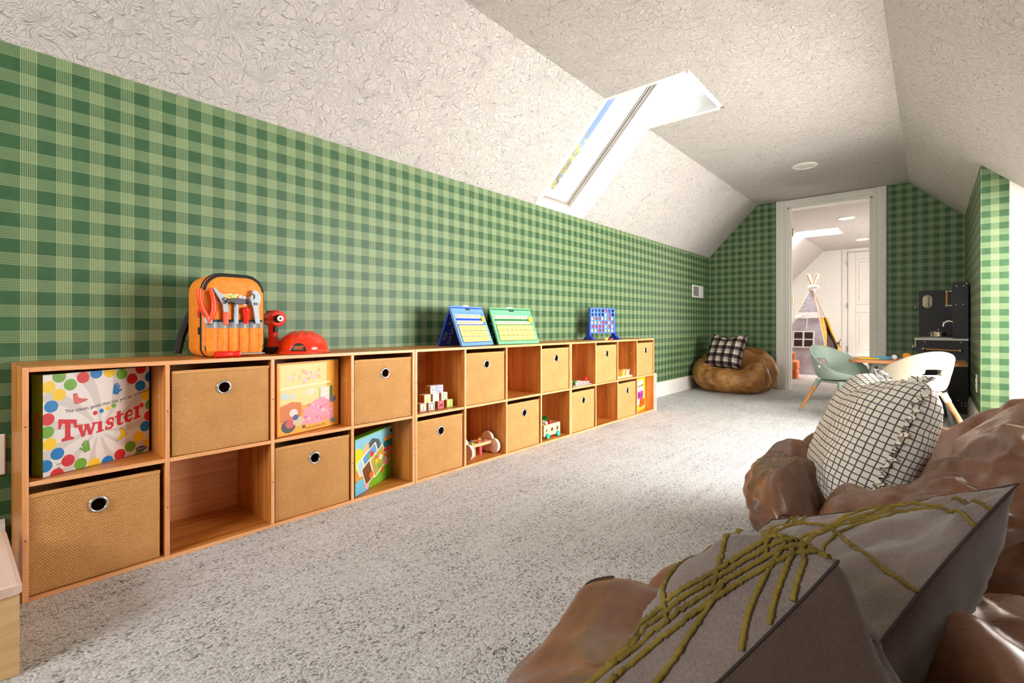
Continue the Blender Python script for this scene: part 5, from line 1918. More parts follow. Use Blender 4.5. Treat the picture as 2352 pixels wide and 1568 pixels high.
class Pillow:
    def __init__(self, W, H, T, seed=1, n=44, pinch=.075, wr=.010, p=.42, dimple=0.0, front=1.0, back=1.0, taper=0.0, pb=None):
        self.front, self.back, self.taper, self.pb = front, back, taper, pb or p
        self.W, self.H, self.T, self.seed, self.n, self.pinch, self.wr, self.p, self.dimple = W, H, T, seed, n, pinch, wr, p, dimple

    def surf(self, u, v, side=1):
        """u, v in -1..1"""
        W, H = self.W / 2, self.H / 2
        pu = 1 - self.pinch * (1 - v * v) ** .8; pv = 1 - self.pinch * (1 - u * u) ** .8
        x, y = u * W * pu, v * H * pv
        e = max(0.0, (1 - u ** 4) * (1 - v ** 4))
        z = self.T / 2 * e ** (self.p if side > 0 else self.pb) * (1 - .18 * (u * u + v * v) / 2) * (self.front * (1 - self.taper * (v + 1) / 2) if side > 0 else self.back)
        if self.dimple:
            z -= self.dimple * self.T * math.exp(-(u / .28) ** 2) * max(0.0, v) ** 2
            y -= self.dimple * .9 * H * math.exp(-(u / .38) ** 2) * max(0.0, v) ** 3
        r_ = math.hypot(abs(u) - 1, abs(v) - 1)
        an = atan2(1 - abs(v) + 1e-4, 1 - abs(u) + 1e-4)
        rad = sin(an * 9 + self.seed) * math.exp(-(r_ / .55) ** 2) * .6
        nz = MN.noise(Vector((x * 14 + self.seed * 3.1, y * 14, side * 2.0))) + .5 * (1 - abs(MN.noise(Vector((x * 26, y * 26 + self.seed, side))) * 2)) - .25
        z += self.wr * (nz + rad) * min(1.0, e * 5)
        return Vector((x, y, side * max(z, 0)))

    def build(self, mats, mi=(0, 0)):
        n = self.n
        vs, uvs, fs, m = [], [], [], []
        f = lambda q: sin((q / n * 2 - 1) * pi / 2) * .6 + (q / n * 2 - 1) * .4
        c = n // 2
        for side in (1, -1):
            base = len(vs)
            P = np.array([[tuple(self.surf(f(i), f(j), side)) for j in range(n + 1)] for i in range(n + 1)])
            if side == 1:
                self.P = P
            # cloth coordinates are arc lengths measured from the middle
            du = np.linalg.norm(np.diff(P, axis=0), axis=2); dv = np.linalg.norm(np.diff(P, axis=1), axis=2)
            du = .5 * du + .5 * du.mean(axis=1, keepdims=True); dv = .5 * dv + .5 * dv.mean(axis=0, keepdims=True)
            cu = np.concatenate([np.zeros((1, n + 1)), np.cumsum(du, 0)], 0); cv = np.concatenate([np.zeros((n + 1, 1)), np.cumsum(dv, 1)], 1)
            cu -= cu[c:c + 1]; cv -= cv[:, c:c + 1]
            for i in range(n + 1):
                for j in range(n + 1):
                    vs.append(tuple(P[i, j])); uvs.append((cu[i, j], cv[i, j]))
            for i in range(n):
                for j in range(n):
                    q = [base + i * (n + 1) + j, base + (i + 1) * (n + 1) + j, base + (i + 1) * (n + 1) + j + 1, base + i * (n + 1) + j + 1]
                    fs.append(tuple(q if side == 1 else q[::-1])); m.append(mi[0] if side == 1 else mi[1])
        me = mesh_uv('cushion_cover', vs, fs, uvs, mats, m)
        bm = bmesh.new(); bm.from_mesh(me)
        bmesh.ops.remove_doubles(bm, verts=bm.verts, dist=1e-6)
        bm.to_mesh(me); bm.free()
        return me

    def idx_uv(self, u, v):
        n = self.n
        fs = [sin((q / n * 2 - 1) * pi / 2) * .6 + (q / n * 2 - 1) * .4 for q in range(n + 1)]
        return float(np.interp(u, fs, range(n + 1))), float(np.interp(v, fs, range(n + 1)))

    def idx_sq(self, s_, q_):
        """grid position s_ metres from the u = -1 edge across the front and q_ metres from the v = -1 edge"""
        n = self.n; P = self.P
        v1 = float(np.interp(q_, np.concatenate([[0], np.cumsum(np.linalg.norm(np.diff(P[n // 5], axis=0), axis=1))]), range(n + 1)))
        row = P[:, int(round(v1))]
        u1 = float(np.interp(s_, np.concatenate([[0], np.cumsum(np.linalg.norm(np.diff(row, axis=0), axis=1))]), range(n + 1)))
        return u1, v1

    def on_grid(self, i, j):
        n = self.n
        i = min(max(i, 0.0), n - 1e-6); j = min(max(j, 0.0), n - 1e-6)
        a, b = int(i), int(j); f, g_ = i - a, j - b
        P = self.P
        p = P[a, b] * (1 - f) * (1 - g_) + P[a + 1, b] * f * (1 - g_) + P[a, b + 1] * (1 - f) * g_ + P[a + 1, b + 1] * f * g_
        du = P[a + 1, b] - P[a, b]; dv = P[a, b + 1] - P[a, b]
        return Vector(p), Vector(du).cross(Vector(dv)).normalized()

    def edge(self, k=160, out=0.0):
        pts = []
        for i in range(k):
            f = i / k * 4
            q = int(f); w = (f - q) * 2 - 1
            u, v = [(w, -1), (1, w), (-w, 1), (-1, -w)][q]
            p = self.surf(u, v); d = Vector((u * .7, v * .7, 0)).normalized()
            pts.append((Vector((p.x, p.y, 0)) + d * out, d))
        return pts


def check_fabric():
    g = G('windowpane_check_cotton')
    s = g.sep(g.uv())
    def line(c):
        f = g.math('ABSOLUTE', g.math('SUBTRACT', g.math('FRACT', g.math('DIVIDE', g.math('ADD', c, 5.0), .0180)), .5))
        return g.math('LESS_THAN', f, .085)
    m = g.math('MAXIMUM', line(s[0]), line(s[1]))
    w = g.noise(g.obj(), 500.0, 2.0)
    m = g.math('MULTIPLY', m, g.math('MULTIPLY_ADD', w, .5, .65), clamp=True)
    return g.fin(g.mix(m, lin((238, 230, 216)), lin((34, 36, 50))), .9, g.bump(w, .2, .001), Specular_IOR_Level=.15)


def taupe_fabric(name, a, b):
    g = G(name)
    s = g.sep(g.uv())
    row = g.math('ABSOLUTE', g.math('SUBTRACT', g.math('FRACT', g.math('MULTIPLY', s[0], 520.0)), .5))
    col = g.math('ABSOLUTE', g.math('SUBTRACT', g.math('FRACT', g.math('MULTIPLY', s[1], 380.0)), .5))
    n = g.noise(g.obj(), 320.0, 3.0); n2 = g.noise(g.obj(), 12.0, 3.0)
    t = g.math('ADD', g.math('MULTIPLY', n, .6), g.math('MULTIPLY', n2, .4))
    h = g.math('ADD', g.math('ADD', row, col), n)
    return g.fin(g.ramp(t, [(.3, a), (.7, b)]), .95, g.bump(h, .35, .001), Specular_IOR_Level=.15, Sheen_Weight=.25)


def buffalo_fabric():
    g = G('black_white_buffalo_check')
    s = g.sep(g.uv())
    def band(c):
        f = g.math('FRACT', g.math('DIVIDE', g.math('ADD', c, 5.018), .088))
        dark = g.math('LESS_THAN', f, .45)
        fine = g.math('LESS_THAN', g.math('FRACT', g.math('MULTIPLY', f, 18.0)), .5)
        half = g.math('MULTIPLY', g.math('GREATER_THAN', f, .72), g.math('MULTIPLY', fine, .6))
        return g.math('MAXIMUM', dark, half)
    k = g.math('MULTIPLY', g.math('ADD', band(s[0]), band(s[1])), .5)
    return g.fin(g.ramp(k, [(.0, (216, 204, 194)), (.5, (92, 78, 72)), (1.0, (34, 24, 24))]), .9, g.bump(g.noise(g.obj(), 400.0, 2.0), .25, .001), Specular_IOR_Level=.15)


def place(o, origin, e1, e2):
    """local x -> e1, local y -> e2 (orthogonalised), z -> e1 x e2"""
    o.matrix_world = frame(origin, e1, e2)


# ---- near bean bag with its two tufted cushions
t = bean_bag('brown leather bean bag nearest the camera, under two tufted cushions', (.075, .60, 0), .535, lerp_rim([(0, .40), (90, .33), (135, .27), (165, .315), (200, .325), (235, .30), (300, .32)]), [(-.02, .02, .12, .22)], [([(-.10, .16), (-.28, .14), (-.50, .17)], .095, .05), ([(-.1, -.2), (-.3, -.25), (-.45, -.3)], .04, .05)], LEA_NEAR, 1.7, wr=.006, phase=.08)

# ---- middle bean bag
t = bean_bag('brown leather bean bag holding the windowpane-check cushion', (.03, 1.82, 0), .505, lerp_rim([(0, .53), (45, .49), (90, .40), (140, .355), (185, .345), (222, .30), (240, .30), (256, .345), (272, .42), (292, .48), (330, .53)]), [(-.12, .02, .24, .21)], [([(-.18, .02), (-.25, -.12), (-.285, -.28), (-.30, -.46)], .07, .046), ([(-.15, .10), (-.28, .17), (-.45, .22)], .06, .04), ([(.10, .16), (.26, .10), (.42, .16)], .045, .045), ([(.2, -.2), (.35, -.1)], .03, .05)], LEA_NEAR, 4.2, nth=240, ns=110, wr=.006, phase=.03, stitch=(197, 52, 84))

# ---- far bean bag
t = bean_bag('worn tan leather bean bag in the far left corner', (-1.600, 5.52, 0), .42, lerp_rim([(0, .38), (45, .47), (90, .48), (150, .44), (200, .37), (250, .30), (300, .29), (335, .34)]), [(-.02, -.06, .10, .2)], [([(.10, -.02), (.25, -.08), (.40, -.10)], .05, .04), ([(.05, .15), (.2, .12)], .035, .04)], LEA_FAR, 9.1, nth=150, ns=70, wr=.008, phase=.12, seam_mat=plain('tan_leather_seam', (120, 76, 36), .6))

# ---- cushions
CHECK = check_fabric()
TAUPE = taupe_fabric('taupe_linen', (104, 92, 86), (136, 122, 114))
TAUPE_SHADE = taupe_fabric('shaded_brown_linen_back', (66, 50, 42), (84, 66, 56))  # plain brown back cloth, darkened to carry the shade it lies in
BUFF = buffalo_fabric()
OLIVE = plain('olive_chenille_tuft', (120, 100, 32), .95, .25)


def corner_pose(N, e1, e2, W, H=None):
    """centre and axes of a square cushion from its raised corner N, raised edge e1 and the edge e2 running down the front"""
    b = Vector(e1).normalized(); a = Vector(e2)
    a = (a - b * a.dot(b)).normalized()
    c = Vector(N) + a * W / 2 + b * (H or W) / 2
    return c, a, b


A_POSE = corner_pose((-.072, .60, .452), (-.42, -.80, -.42), (-.16, .58, -.80), .43, .36)
B_POSE = corner_pose((.099, 1.034, .46), (-.36, -.86, -.36), (-.86, .22, -.56), .52)
C_POSE = (Vector((-.150, 1.86, .332)), Vector((.29, -.957, .04)), Vector((.36, .10, .93)))
D_POSE = (Vector((-1.635, 5.36, .425)), Vector((.97, -.22, -.02)), Vector((.10, .40, .91)))


def cushion(name, label, pw, o, e1, e2, mats, mi=(0, 0), piping=None, ruffle=None, fringe=None):
    t = thing(name, label, 'cushion', (0, 0, 0))
    t.matrix_world = frame(o, e1, e2)
    cv_ = part('cushion_cover', pw.build(mats, mi), None, t)
    if piping:
        pts = [p for p, d in pw.edge(160)]
        part('piping', MB().tube(pts + pts[:1], .0016, 6), piping, cv_, smooth=True)
    if ruffle:
        rg = random.Random(2)
        k = 420
        E_ = pw.edge(k)
        vs, uvs, fs = [], [], []
        ph = 0
        for i, (p, d) in enumerate(E_ + E_[:1]):
            ph += rg.uniform(.9, 1.6)
            for q in range(4):
                w = q / 3
                zz = sin(ph) * .011 * w + sin(ph * .37) * .004 * w
                c = p + d * (.002 + .020 * w * (1 + .15 * sin(ph * .7))) + Vector((0, 0, zz)) + Vector((-d.y, d.x, 0)) * cos(ph) * .003 * w
                vs.append(c); uvs.append((p.x + p.y * .3 + w * .02, i * .0045))
        for i in range(k):
            for q in range(3):
                fs.append((i * 4 + q, (i + 1) * 4 + q, (i + 1) * 4 + q + 1, i * 4 + q + 1))
        o_ = part('ruffle', mesh_uv('ruffle', vs, fs, uvs, ruffle), None, cv_)
    return t


def tufts(pw, parent, lines, seed=1, r0=.0029, conv=None):
    """chenille lines: polylines in the cushion's u, v (-1..1) or, with conv, in metres from its raised edges"""
    rg = random.Random(seed)
    conv = conv or pw.idx_uv
    for ln in lines:
        pts = []
        L = len(ln)
        for i in range(L - 1):
            p0, p1, p2, p3 = ln[max(0, i - 1)], ln[i], ln[i + 1], ln[min(L - 1, i + 2)]
            for k in range(40):
                s = k / 40
                f = lambda a: .5 * (2 * p1[a] + (p2[a] - p0[a]) * s + (2 * p0[a] - 5 * p1[a] + 4 * p2[a] - p3[a]) * s * s + (3 * p1[a] - p0[a] - 3 * p2[a] + p3[a]) * s ** 3)
                pts.append((f(0), f(1)))
        path, rad = [], []
        last = None
        for (u, v) in pts:
            p, nr = pw.on_grid(*conv(u, v))
            if last is not None and (p - last).length < .0022:
                continue
            last = p
            path.append(p + nr * (.0016 + rg.gauss(0, .0005)) + Vector((rg.gauss(0, .0005), rg.gauss(0, .0005), 0))); rad.append(r0 * (1.08 if len(path) % 2 else .82) * rg.uniform(.85, 1.15))
        if len(path) > 2:
            part('tufted_line', MB().tube(path, rad, 8), OLIVE, parent.children[0], smooth='all')


def bundle(pts, n, gap):
    """n side-by-side lines following pts (u, v), spread perpendicular to the run"""
    out = []
    for k in range(n):
        d = (k - (n - 1) / 2) * gap
        row = []
        for i, p in enumerate(pts):
            a = pts[max(0, i - 1)]; b = pts[min(len(pts) - 1, i + 1)]
            dx, dy = b[0] - a[0], b[1] - a[1]
            m = math.hypot(dx, dy) or 1
            w = p[2] if len(p) > 2 else 1.0
            row.append((p[0] - dy / m * d * w, p[1] + dx / m * d * w))
        out.append(row)
    return out


# corner (-1, -1) is the raised ear; u runs down the front, v along the raised edge towards the camera
# first cushion: (distance from the raised edge across the front, distance from the ear) in metres
MOTIF_A = bundle([(.020, .00, 1.0), (.034, .06, 1.0), (.050, .12, .8), (.062, .18, .8), (.074, .24, 1.1), (.084, .32, 1.5), (.088, .44, 2.0)], 4, .0105)
MOTIF_A += [[(.036, .070), (.024, .10), (.014, .13), (.004, .155)], [(.040, .085), (.030, .122), (.018, .160), (.004, .190)], [(.046, .10), (.038, .145), (.025, .190), (.005, .228)]]
MOTIF_A += [[(.058, .19), (.045, .25), (.032, .32), (.026, .42)], [(.05, .13), (.075, .085), (.08, .04), (.07, .0)], [(.062, .20), (.10, .13), (.115, .06), (.11, .0)], [(.07, .26), (.12, .22), (.15, .15), (.16, .05)]]
MOTIF_B = bundle([(-.35, -.98, 1.2), (-.12, -.72, .7), (.0, -.42, 1.1), (.03, -.05, 1.8), (.0, .35, 2.4)], 4, .115)
MOTIF_B += [[(-1.0, -.72), (-.7, -.86), (-.35, -.90), (.0, -.72), (.35, -.75), (.7, -.98)], [(-1.0, -.55), (-.75, -.74), (-.4, -.84), (-.1, -.72)], [(.0, -.62), (-.3, -.40), (-.65, -.15), (-1.0, .06)]]
MOTIF_B += bundle([(.62, -.98, 1.0), (.66, -.6, .8), (.72, -.2, 1.5)], 3, .09) + [[(.5, -.9), (.66, -.55), (.9, -.45)]]


PIPE = plain('dark_brown_piping', (46, 34, 32), .8)
pA = Pillow(.43, .36, .22, 3, pinch=.09, wr=.012, p=.28, front=1.5, back=1.5, taper=.55, pb=.5)
tA = cushion('tufted_cushion', 'grey-brown cushion with olive tufted lines, closest to the camera', pA, A_POSE[0], A_POSE[1], A_POSE[2], [TAUPE, TAUPE_SHADE], (0, 1), PIPE)
tufts(pA, tA, MOTIF_A, 1, conv=pA.idx_sq)
pB = Pillow(.52, .52, .20, 8, pinch=.06, wr=.013, p=.8, front=.16, back=1.35, pb=.62)
tB = cushion('tufted_cushion', 'grey-brown cushion with olive tufted lines, behind the closest one', pB, B_POSE[0], B_POSE[1], B_POSE[2], [TAUPE, TAUPE_SHADE], (0, 1), PIPE)
tufts(pB, tB, MOTIF_B, 2)
pC = Pillow(.46, .44, .24, 5, pinch=.06, wr=.007, dimple=.16)
tC = cushion('ruffled_cushion', 'cream windowpane-check cushion with ruffled edge on the bean bag', pC, C_POSE[0], C_POSE[1], C_POSE[2], [CHECK], (0, 0), None, CHECK)
pD = Pillow(.40, .38, .15, 6, n=30, pinch=.08, wr=.006, dimple=.22)
tD = cushion('plaid_cushion', 'black and white buffalo-check cushion on the far bean bag', pD, D_POSE[0], D_POSE[1], D_POSE[2], [BUFF], (0, 0), plain('black_cushion_edge', (36, 28, 28), .9))

# ================================================================== TODDLER CHAIRS AND TABLE
SAGE = plain('sage_plastic', (146, 163, 150), .42, .02)
SAGE_SUNLIT = plain('sunlit_sage_plastic', (226, 216, 192), .42, .02)  # sage plastic with the warm sunlight put into its base colour
LEGW = wood('beech_leg', 2, (176, 112, 62), (202, 140, 88), (220, 166, 114), 3.0, .45)


def bucket(slot=True):
    """tub seat: local +x is the front; the rim runs low in front and high at the back; returns a mesh builder of quads"""
    nth, nr = 150, 44
    def rim(a):           # a from the front
        f = .5 - .5 * cos(a)
        f2 = f ** 1.25
        return .055 + .215 * f2
    def pt(a, s):
        # s 0 centre of the seat, 1 rim
        z1 = rim(a)
        rx = .165 + .035 * (.5 - .5 * cos(a)); ry = .185
        if s < .42:
            k = s / .42
            r_ = k * .74; z = .0 + .012 * k ** 3
        else:
            k = (s - .42) / .58
            r_ = .74 + .26 * sin(k * pi / 2) ** .8; z = .012 + (z1 - .012) * (1 - cos(k * pi / 2)) ** .9
        lean = -.055 * max(0, (z - .1) / .17) * (.5 - .5 * cos(a))
        return Vector((rx * r_ * cos(a) + lean, ry * r_ * sin(a), z))
    return nth, nr, pt


def tub_chair(label, loc, rotz, mat, foot):
    t = thing('toddler_chair', label, 'chair', loc, (0, 0, rotz), 'toddler chairs at the low table')
    SZ = .262
    nth, nr, pt = bucket()
    vs, fs = [], []
    for i in range(nth):
        for j in range(nr + 1):
            vs.append(pt(2 * pi * i / nth, max(.02, j / nr)) + Vector((0, 0, SZ)))
    # a slot in the back rest and two small holes at the sides
    def is_slot(i, j):
        a = 2 * pi * (i + .5) / nth
        p = pt(a, (j + .5) / nr)
        back = abs(p.y) < .048 and cos(a) < 0 and .118 < p.z < .152
        return back
    for i in range(nth):
        i2 = (i + 1) % nth
        for j in range(nr):
            if is_slot(i, j):
                continue
            fs.append((i * (nr + 1) + j, i2 * (nr + 1) + j, i2 * (nr + 1) + j + 1, i * (nr + 1) + j + 1))
    fs.append(tuple(i * (nr + 1) for i in range(nth))[::-1])
    me = mesh_uv('shell', vs, fs, [(0, 0)] * len(vs), mat)
    o = part('shell', me, None, t)
    m = o.modifiers.new('s', 'SOLIDIFY'); m.thickness = .007; m.offset = -1
    # slot lip
    for s_ in (-1, 1):
        p = pt(pi / 2 * s_ * 1.02, .90) + Vector((0, 0, SZ))
        part('side_hole', MB().lathe([(.0085, -.006), (.0100, 0), (.0085, .006), (.003, .0065), (.003, -.0065)], 14, Matrix.Translation(p + Vector((0, .0, -.004))) @ Matrix.Rotation(R(90), 4, 'X'), False, False), plain('white_hole_plug', (236, 236, 230), .5) if mat is SAGE else plain('dark_hole', (60, 50, 44), .6), t, smooth=True)
    part('seat_base', MB().rbox(-.115, .115, -.115, .115, SZ - .016, SZ + .004, .05), mat, t, bevel=.004)
    for sx in (-1, 1):
        for sy in (-1, 1):
            a = Vector((sx * .105, sy * .105, SZ - .006)); b = Vector((sx * .195, sy * .195, .012))
            d = (b - a).normalized()
            lg = part('leg', MB().tube([a + d * .03, b], [.0165, .0115], 14), LEGW, t, smooth=True)
            part('socket', MB().tube([a - d * .004, a + d * .055], [.0205, .0185], 16), mat, lg, smooth=True)
            part('foot', MB().tube([b - d * .012, b + d * .012], [.0128, .0118], 14), mat, lg, smooth=True)
    return t


tub_chair('sage green toddler tub chair with round wooden legs, left of the table', (-.535, 4.600, 0), R(-40), SAGE, None)
tub_chair('sage toddler tub chair coloured pale as if sunlit, seen from behind, in front of the table', (-.080, 4.205, 0), R(118), SAGE_SUNLIT, None)

TABW = wood('table_top_wood', 0, (158, 96, 52), (188, 126, 76), (206, 152, 104), 1.0, .4)
t = thing('kids_table', 'low wooden kids table with rounded top beside the toy kitchen', 'table', (-.14, 4.70, 0))
part('tabletop', MB().rbox(-.335, .335, -.24, .24, .415, .438, .07, None, 6), TABW, t, bevel=.004)
part('apron', MB().rbox(-.22, .22, -.15, .15, .392, .415, .04), plain('table_apron', (150, 160, 152), .5), t)
for sx in (-1, 1):
    for sy in (-1, 1):
        part('leg', MB().tube([(sx * .19, sy * .13, .40), (sx * .255, sy * .185, .0)], [.019, .013], 12), plain('table_leg_grey', (128, 134, 128), .5), t, smooth=True)
# things on the table
o = part('yellow_tray', MB().rbox(-.075, .075, -.05, .05, 0, .008, .02), plain('yellow_plastic', (248, 206, 30), .4), None, loc=(-.365, 4.66, .4385), rot=(0, 0, R(12)), bevel=.002)
tag(o, 'flat yellow dish lying at the left end of the kids table', 'toy dish')
t = thing('blue_tray', 'clear light blue tray standing beside the yellow dish', 'tray', (-.270, 4.70, .4385), (0, 0, R(8)))
CLB = G('clear_blue_plastic'); CLB.fin(lin((120, 200, 232)), .15, Alpha=.75)
part('base', MB().rbox(-.06, .06, -.07, .07, 0, .004, .015), CLB.m, t)
for a, b in (((-.058, -.07), (-.058, .07)), ((.058, -.07), (.058, .07)), ((-.058, -.07), (.058, -.07)), ((-.058, .07), (.058, .07))):
    part('rim', MB().tube([(a[0], a[1], .012), (b[0], b[1], .012)], .004, 6).box(min(a[0], b[0]) - .001, max(a[0], b[0]) + .001, min(a[1], b[1]) - .001, max(a[1], b[1]) + .001, .003, .012), CLB.m, t)
t = thing('toy_orange', 'orange toy fruit behind the pale chair on the table', 'toy fruit', (-.135, 4.66, .4385))
part('fruit', MB().ball((0, 0, .026), .028, .028, .026, 18, 12), plain('orange_fruit', (240, 156, 40), .45, .06), t, smooth='all')
part('stem', MB().tube([(0, 0, .050), (.002, 0, .058)], .003, 6), plain('fruit_stem', (90, 100, 40), .6), t)
t = thing('toy_egg', 'white toy egg beside the orange toy fruit', 'toy food', (-.205, 4.615, .4385))
part('egg', MB().ball((0, 0, .019), .018, .018, .0195, 16, 10), plain('egg_white', (232, 238, 240), .4), t, smooth='all')

# ================================================================== TOY KITCHEN
KB = plain('black_kitchen_board', (30, 28, 30), .5, .06)
KX0, KX1, KY0, KY1, KC, KT = -.082, .226, 5.20, 5.93, .575, 1.035
t = thing('toy_kitchen', 'black wooden toy kitchen with brass rail against the right wall', 'toy kitchen', ((KX0 + KX1) / 2, (KY0 + KY1) / 2, 0))
kx, ky = t.location.x, t.location.y


def kb(name, x0, x1, y0, y1, z0, z1, mat=KB, bv=.002):
    return part(name, MB().box(x0 - kx, x1 - kx, y0 - ky, y1 - ky, z0, z1), mat, t, bevel=bv)


kb('side_panel', KX0, KX1, KY0, KY0 + .012, 0, KC)
kb('side_panel', KX0, KX1, KY1 - .012, KY1, 0, KT - .02)
kb('back_panel', KX1 - .010, KX1, KY0 + .012, KY1 - .012, .0, KT - .02)
kb('base_panel', KX0 + .01, KX1 - .01, KY0 + .012, KY1 - .012, .05, .062)
kb('front_door', KX0, KX0 + .012, KY0 + .015, KY0 + .35, .07, KC - .03); kb('front_door', KX0, KX0 + .012, KY0 + .36, KY1 - .015, .07, KC - .03)
KTOP = plain('white_counter', (236, 234, 232), .3, .01)
kb('countertop', KX0 - .018, KX1, KY0 - .006, KY1 - .012, KC, KC + .016, KTOP)
kb('upper_side_panel', KX1 - .092, KX1, KY0, KY0 + .012, KC + .016, KT)
kb('upper_cabinet', KX1 - .088, KX1 - .010, KY0 + .012, KY0 + .30, KC + .20, KT - .01)
kb('upper_door', KX1 - .096, KX1 - .088, KY0 + .014, KY0 + .298, KC + .205, KT - .015)
BR2 = plain('brushed_gold', (206, 166, 92), .3, .04, Metallic=1.0); NI = plain('satin_nickel', (206, 200, 188), .28, .02, Metallic=1.0)
WROD = plain('honey_wood_rod', (196, 142, 66), .45, .05)
# towel rail on the near side
y = KY0 - ky
rail = part('towel_rail', MB().tube([(KX0 - kx + .045, y - .028, .505), (KX1 - kx - .05, y - .028, .495)], .0065, 12), WROD, t, smooth=True)
for xx, zz in ((KX0 - kx + .040, .505), (KX1 - kx - .048, .495)):
    part('rail_end', MB().ball((xx, y - .028, zz), .012, n=14, m=10).tube([(xx, y - .028, zz), (xx, y, zz)], .005, 8), NI, rail, smooth=True)
# upper handle, knobs on the front
xh = KX1 - kx - .096
dh = part('door_handle', MB().tube([(xh - .03, y + .03, KC + .285), (xh - .03, y + .03, KC + .385)], .008, 12), WROD, t, smooth=True)
for zz in (KC + .278, KC + .392):
    part('handle_post', MB().tube([(xh, y + .03, zz), (xh - .03, y + .03, zz)], .006, 10).ball((xh - .03, y + .03, zz), .0105), NI, dh, smooth=True)
for zz, yy in ((KC - .055, y + .06), (KC - .055, y + .16), (KC - .055, y + .26)):
    part('knob', MB().tube([(KX0 - kx, yy, zz), (KX0 - kx - .022, yy, zz)], .005, 8).ball((KX0 - kx - .026, yy, zz), .011), NI, t, smooth=True)
part('knob', MB().tube([(KX0 - kx, KY1 - ky - .006, .86), (KX0 - kx - .02, KY1 - ky - .006, .86)], .004, 8).ball((KX0 - kx - .024, KY1 - ky - .006, .86), .010), NI, t, smooth=True)
part('dish_hook', MB().tube([(KX0 - kx - .010, y - .002, KC), (KX0 - kx - .010, y - .004, KC - .05), (KX0 - kx - .018, y - .004, KC - .06)], .005, 8), NI, t, smooth=True)
# oval wall plate with a handset on the far panel
yw = KY1 - .012 - ky
ov = [(-.030 + 0, 0)]
Mw = Matrix.Translation((KX0 - kx + .060, yw, .915)) @ Matrix.Rotation(R(90), 4, 'X')
hp = part('handset_plate', MB().prism(rrect(-.034, .034, -.058, .058, .033, 8), 0, .006, Mw), plain('cream_plate', (222, 208, 170), .35), t, bevel=.002)
part('handset', MB().tube([Mw @ Vector((0, -.040, .014)), Mw @ Vector((0, -.02, .026)), Mw @ Vector((0, .02, .026)), Mw @ Vector((0, .042, .014))], [.017, .010, .010, .017], 12), plain('pale_handset', (214, 204, 182), .3), hp, smooth=True)
# faucet
fx = KX1 - kx - .07
part('faucet', MB().tube([(fx, y + .20, KC + .016), (fx, y + .20, KC + .12), (fx - .012, y + .20, KC + .150), (fx - .045, y + .20, KC + .158), (fx - .070, y + .20, KC + .140), (fx - .074, y + .20, KC + .110)], .0095, 12), NI, t, smooth=True)
# screw caps on the near panels
CAP = plain('white_screw_cap', (226, 224, 220), .4)
for xx, zz in ((KX1 - .070, KT - .03), (KX1 - .028, KT - .03), (KX1 - .074, KT - .175), (KX1 - .032, KT - .175), (KX1 - .012, KT - .012), (KX0 + .045, KC - .012), (KX1 - .045, KC - .014), (KX1 - .06, .105), (KX1 - .04, .09), (KX1 - .018, .088), (KX1 - .04, .068), (KX1 - .018, .066)):
    part('screw_cap', MB().lathe([(.0045, 0), (.0045, .0015), (.002, .002)], 10, Matrix.Translation((xx - kx, y - .0, zz)) @ Matrix.Rotation(R(90), 4, 'X')), CAP, t)
part('burner', MB().rbox(KX0 - kx + .05, KX0 - kx + .21, y + .07, y + .25, KC + .016, KC + .022, .02), plain('pale_burner_plate', (206, 204, 202), .35), t)
t = thing('toy_pot', 'shiny steel toy pot with lid on the kitchen counter', 'toy pot', (KX0 + .135, KY0 + .16, KC + .0225))
PS = plain('polished_pot', (206, 200, 194), .2, .02, Metallic=1.0)
part('pot', MB().lathe([(.002, 0), (.046, 0), (.052, .006), (.053, .036), (.056, .038), (.056, .040)], 28, None, True, False), PS, t, smooth=True)
ld = part('lid', MB().lathe([(.055, .040), (.054, .043), (.03, .052), (.008, .054), (.002, .054)], 28), PS, t, smooth=True)
part('lid_knob', MB().lathe([(.004, .053), (.004, .058), (.009, .062), (.008, .067), (.002, .069)], 14), PS, ld, smooth=True)
for s_ in (-1, 1):
    part('pot_handle', MB().tube([(s_ * .050, -.014, .026), (s_ * .070, -.010, .028), (s_ * .070, .010, .028), (s_ * .050, .014, .026)], .004, 8), plain('copper_handle', (190, 120, 80), .3, .03, Metallic=1.0), t, smooth=True)
# slate storage box under the table
t = thing('storage_box', 'dark slate fabric box on the floor under the table', 'box', (-.045, 5.02, 0))
SLATE = plain('slate_fabric', (70, 80, 92), .85, .06)
mb = MB().box(-.13, .13, -.10, -.094, 0, .17); mb.box(-.13, .13, .094, .10, 0, .17); mb.box(-.13, -.124, -.094, .094, 0, .17); mb.box(.124, .13, -.094, .094, 0, .17); mb.box(-.124, .124, -.094, .094, 0, .006)
part('body', mb, SLATE, t, bevel=.002)
part('rim', MB().tube([(-.13, -.10, .17), (.13, -.10, .17), (.13, .10, .17), (-.13, .10, .17), (-.13, -.10, .17)], .004, 6), SLATE, t)

# ================================================================== NEXT ROOM: TEEPEE AND ORANGE ARMCHAIR
CANV = G('grey_canvas')
_n = CANV.noise(CANV.obj(), 5.0, 3.0); _w = CANV.noise(CANV.obj(), 14.0, 3.0, .6, 1.5)
CANV.fin(CANV.ramp(_n, [(.35, (168, 154, 158)), (.65, (192, 184, 194))]), .9, CANV.bump(_w, .5, .03))
CANV = CANV.m
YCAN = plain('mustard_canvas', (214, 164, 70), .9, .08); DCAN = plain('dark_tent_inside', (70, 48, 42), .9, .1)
WCAN = plain('white_canvas', (236, 228, 222), .9, .03); POLE = plain('pine_pole', (226, 190, 160), .6, .05)
t = thing('teepee', 'grey canvas play teepee with four-pane window and wooden poles', 'tent', (-1.34, 8.35, 0))
ap = Vector((.02, -.02, 1.26))
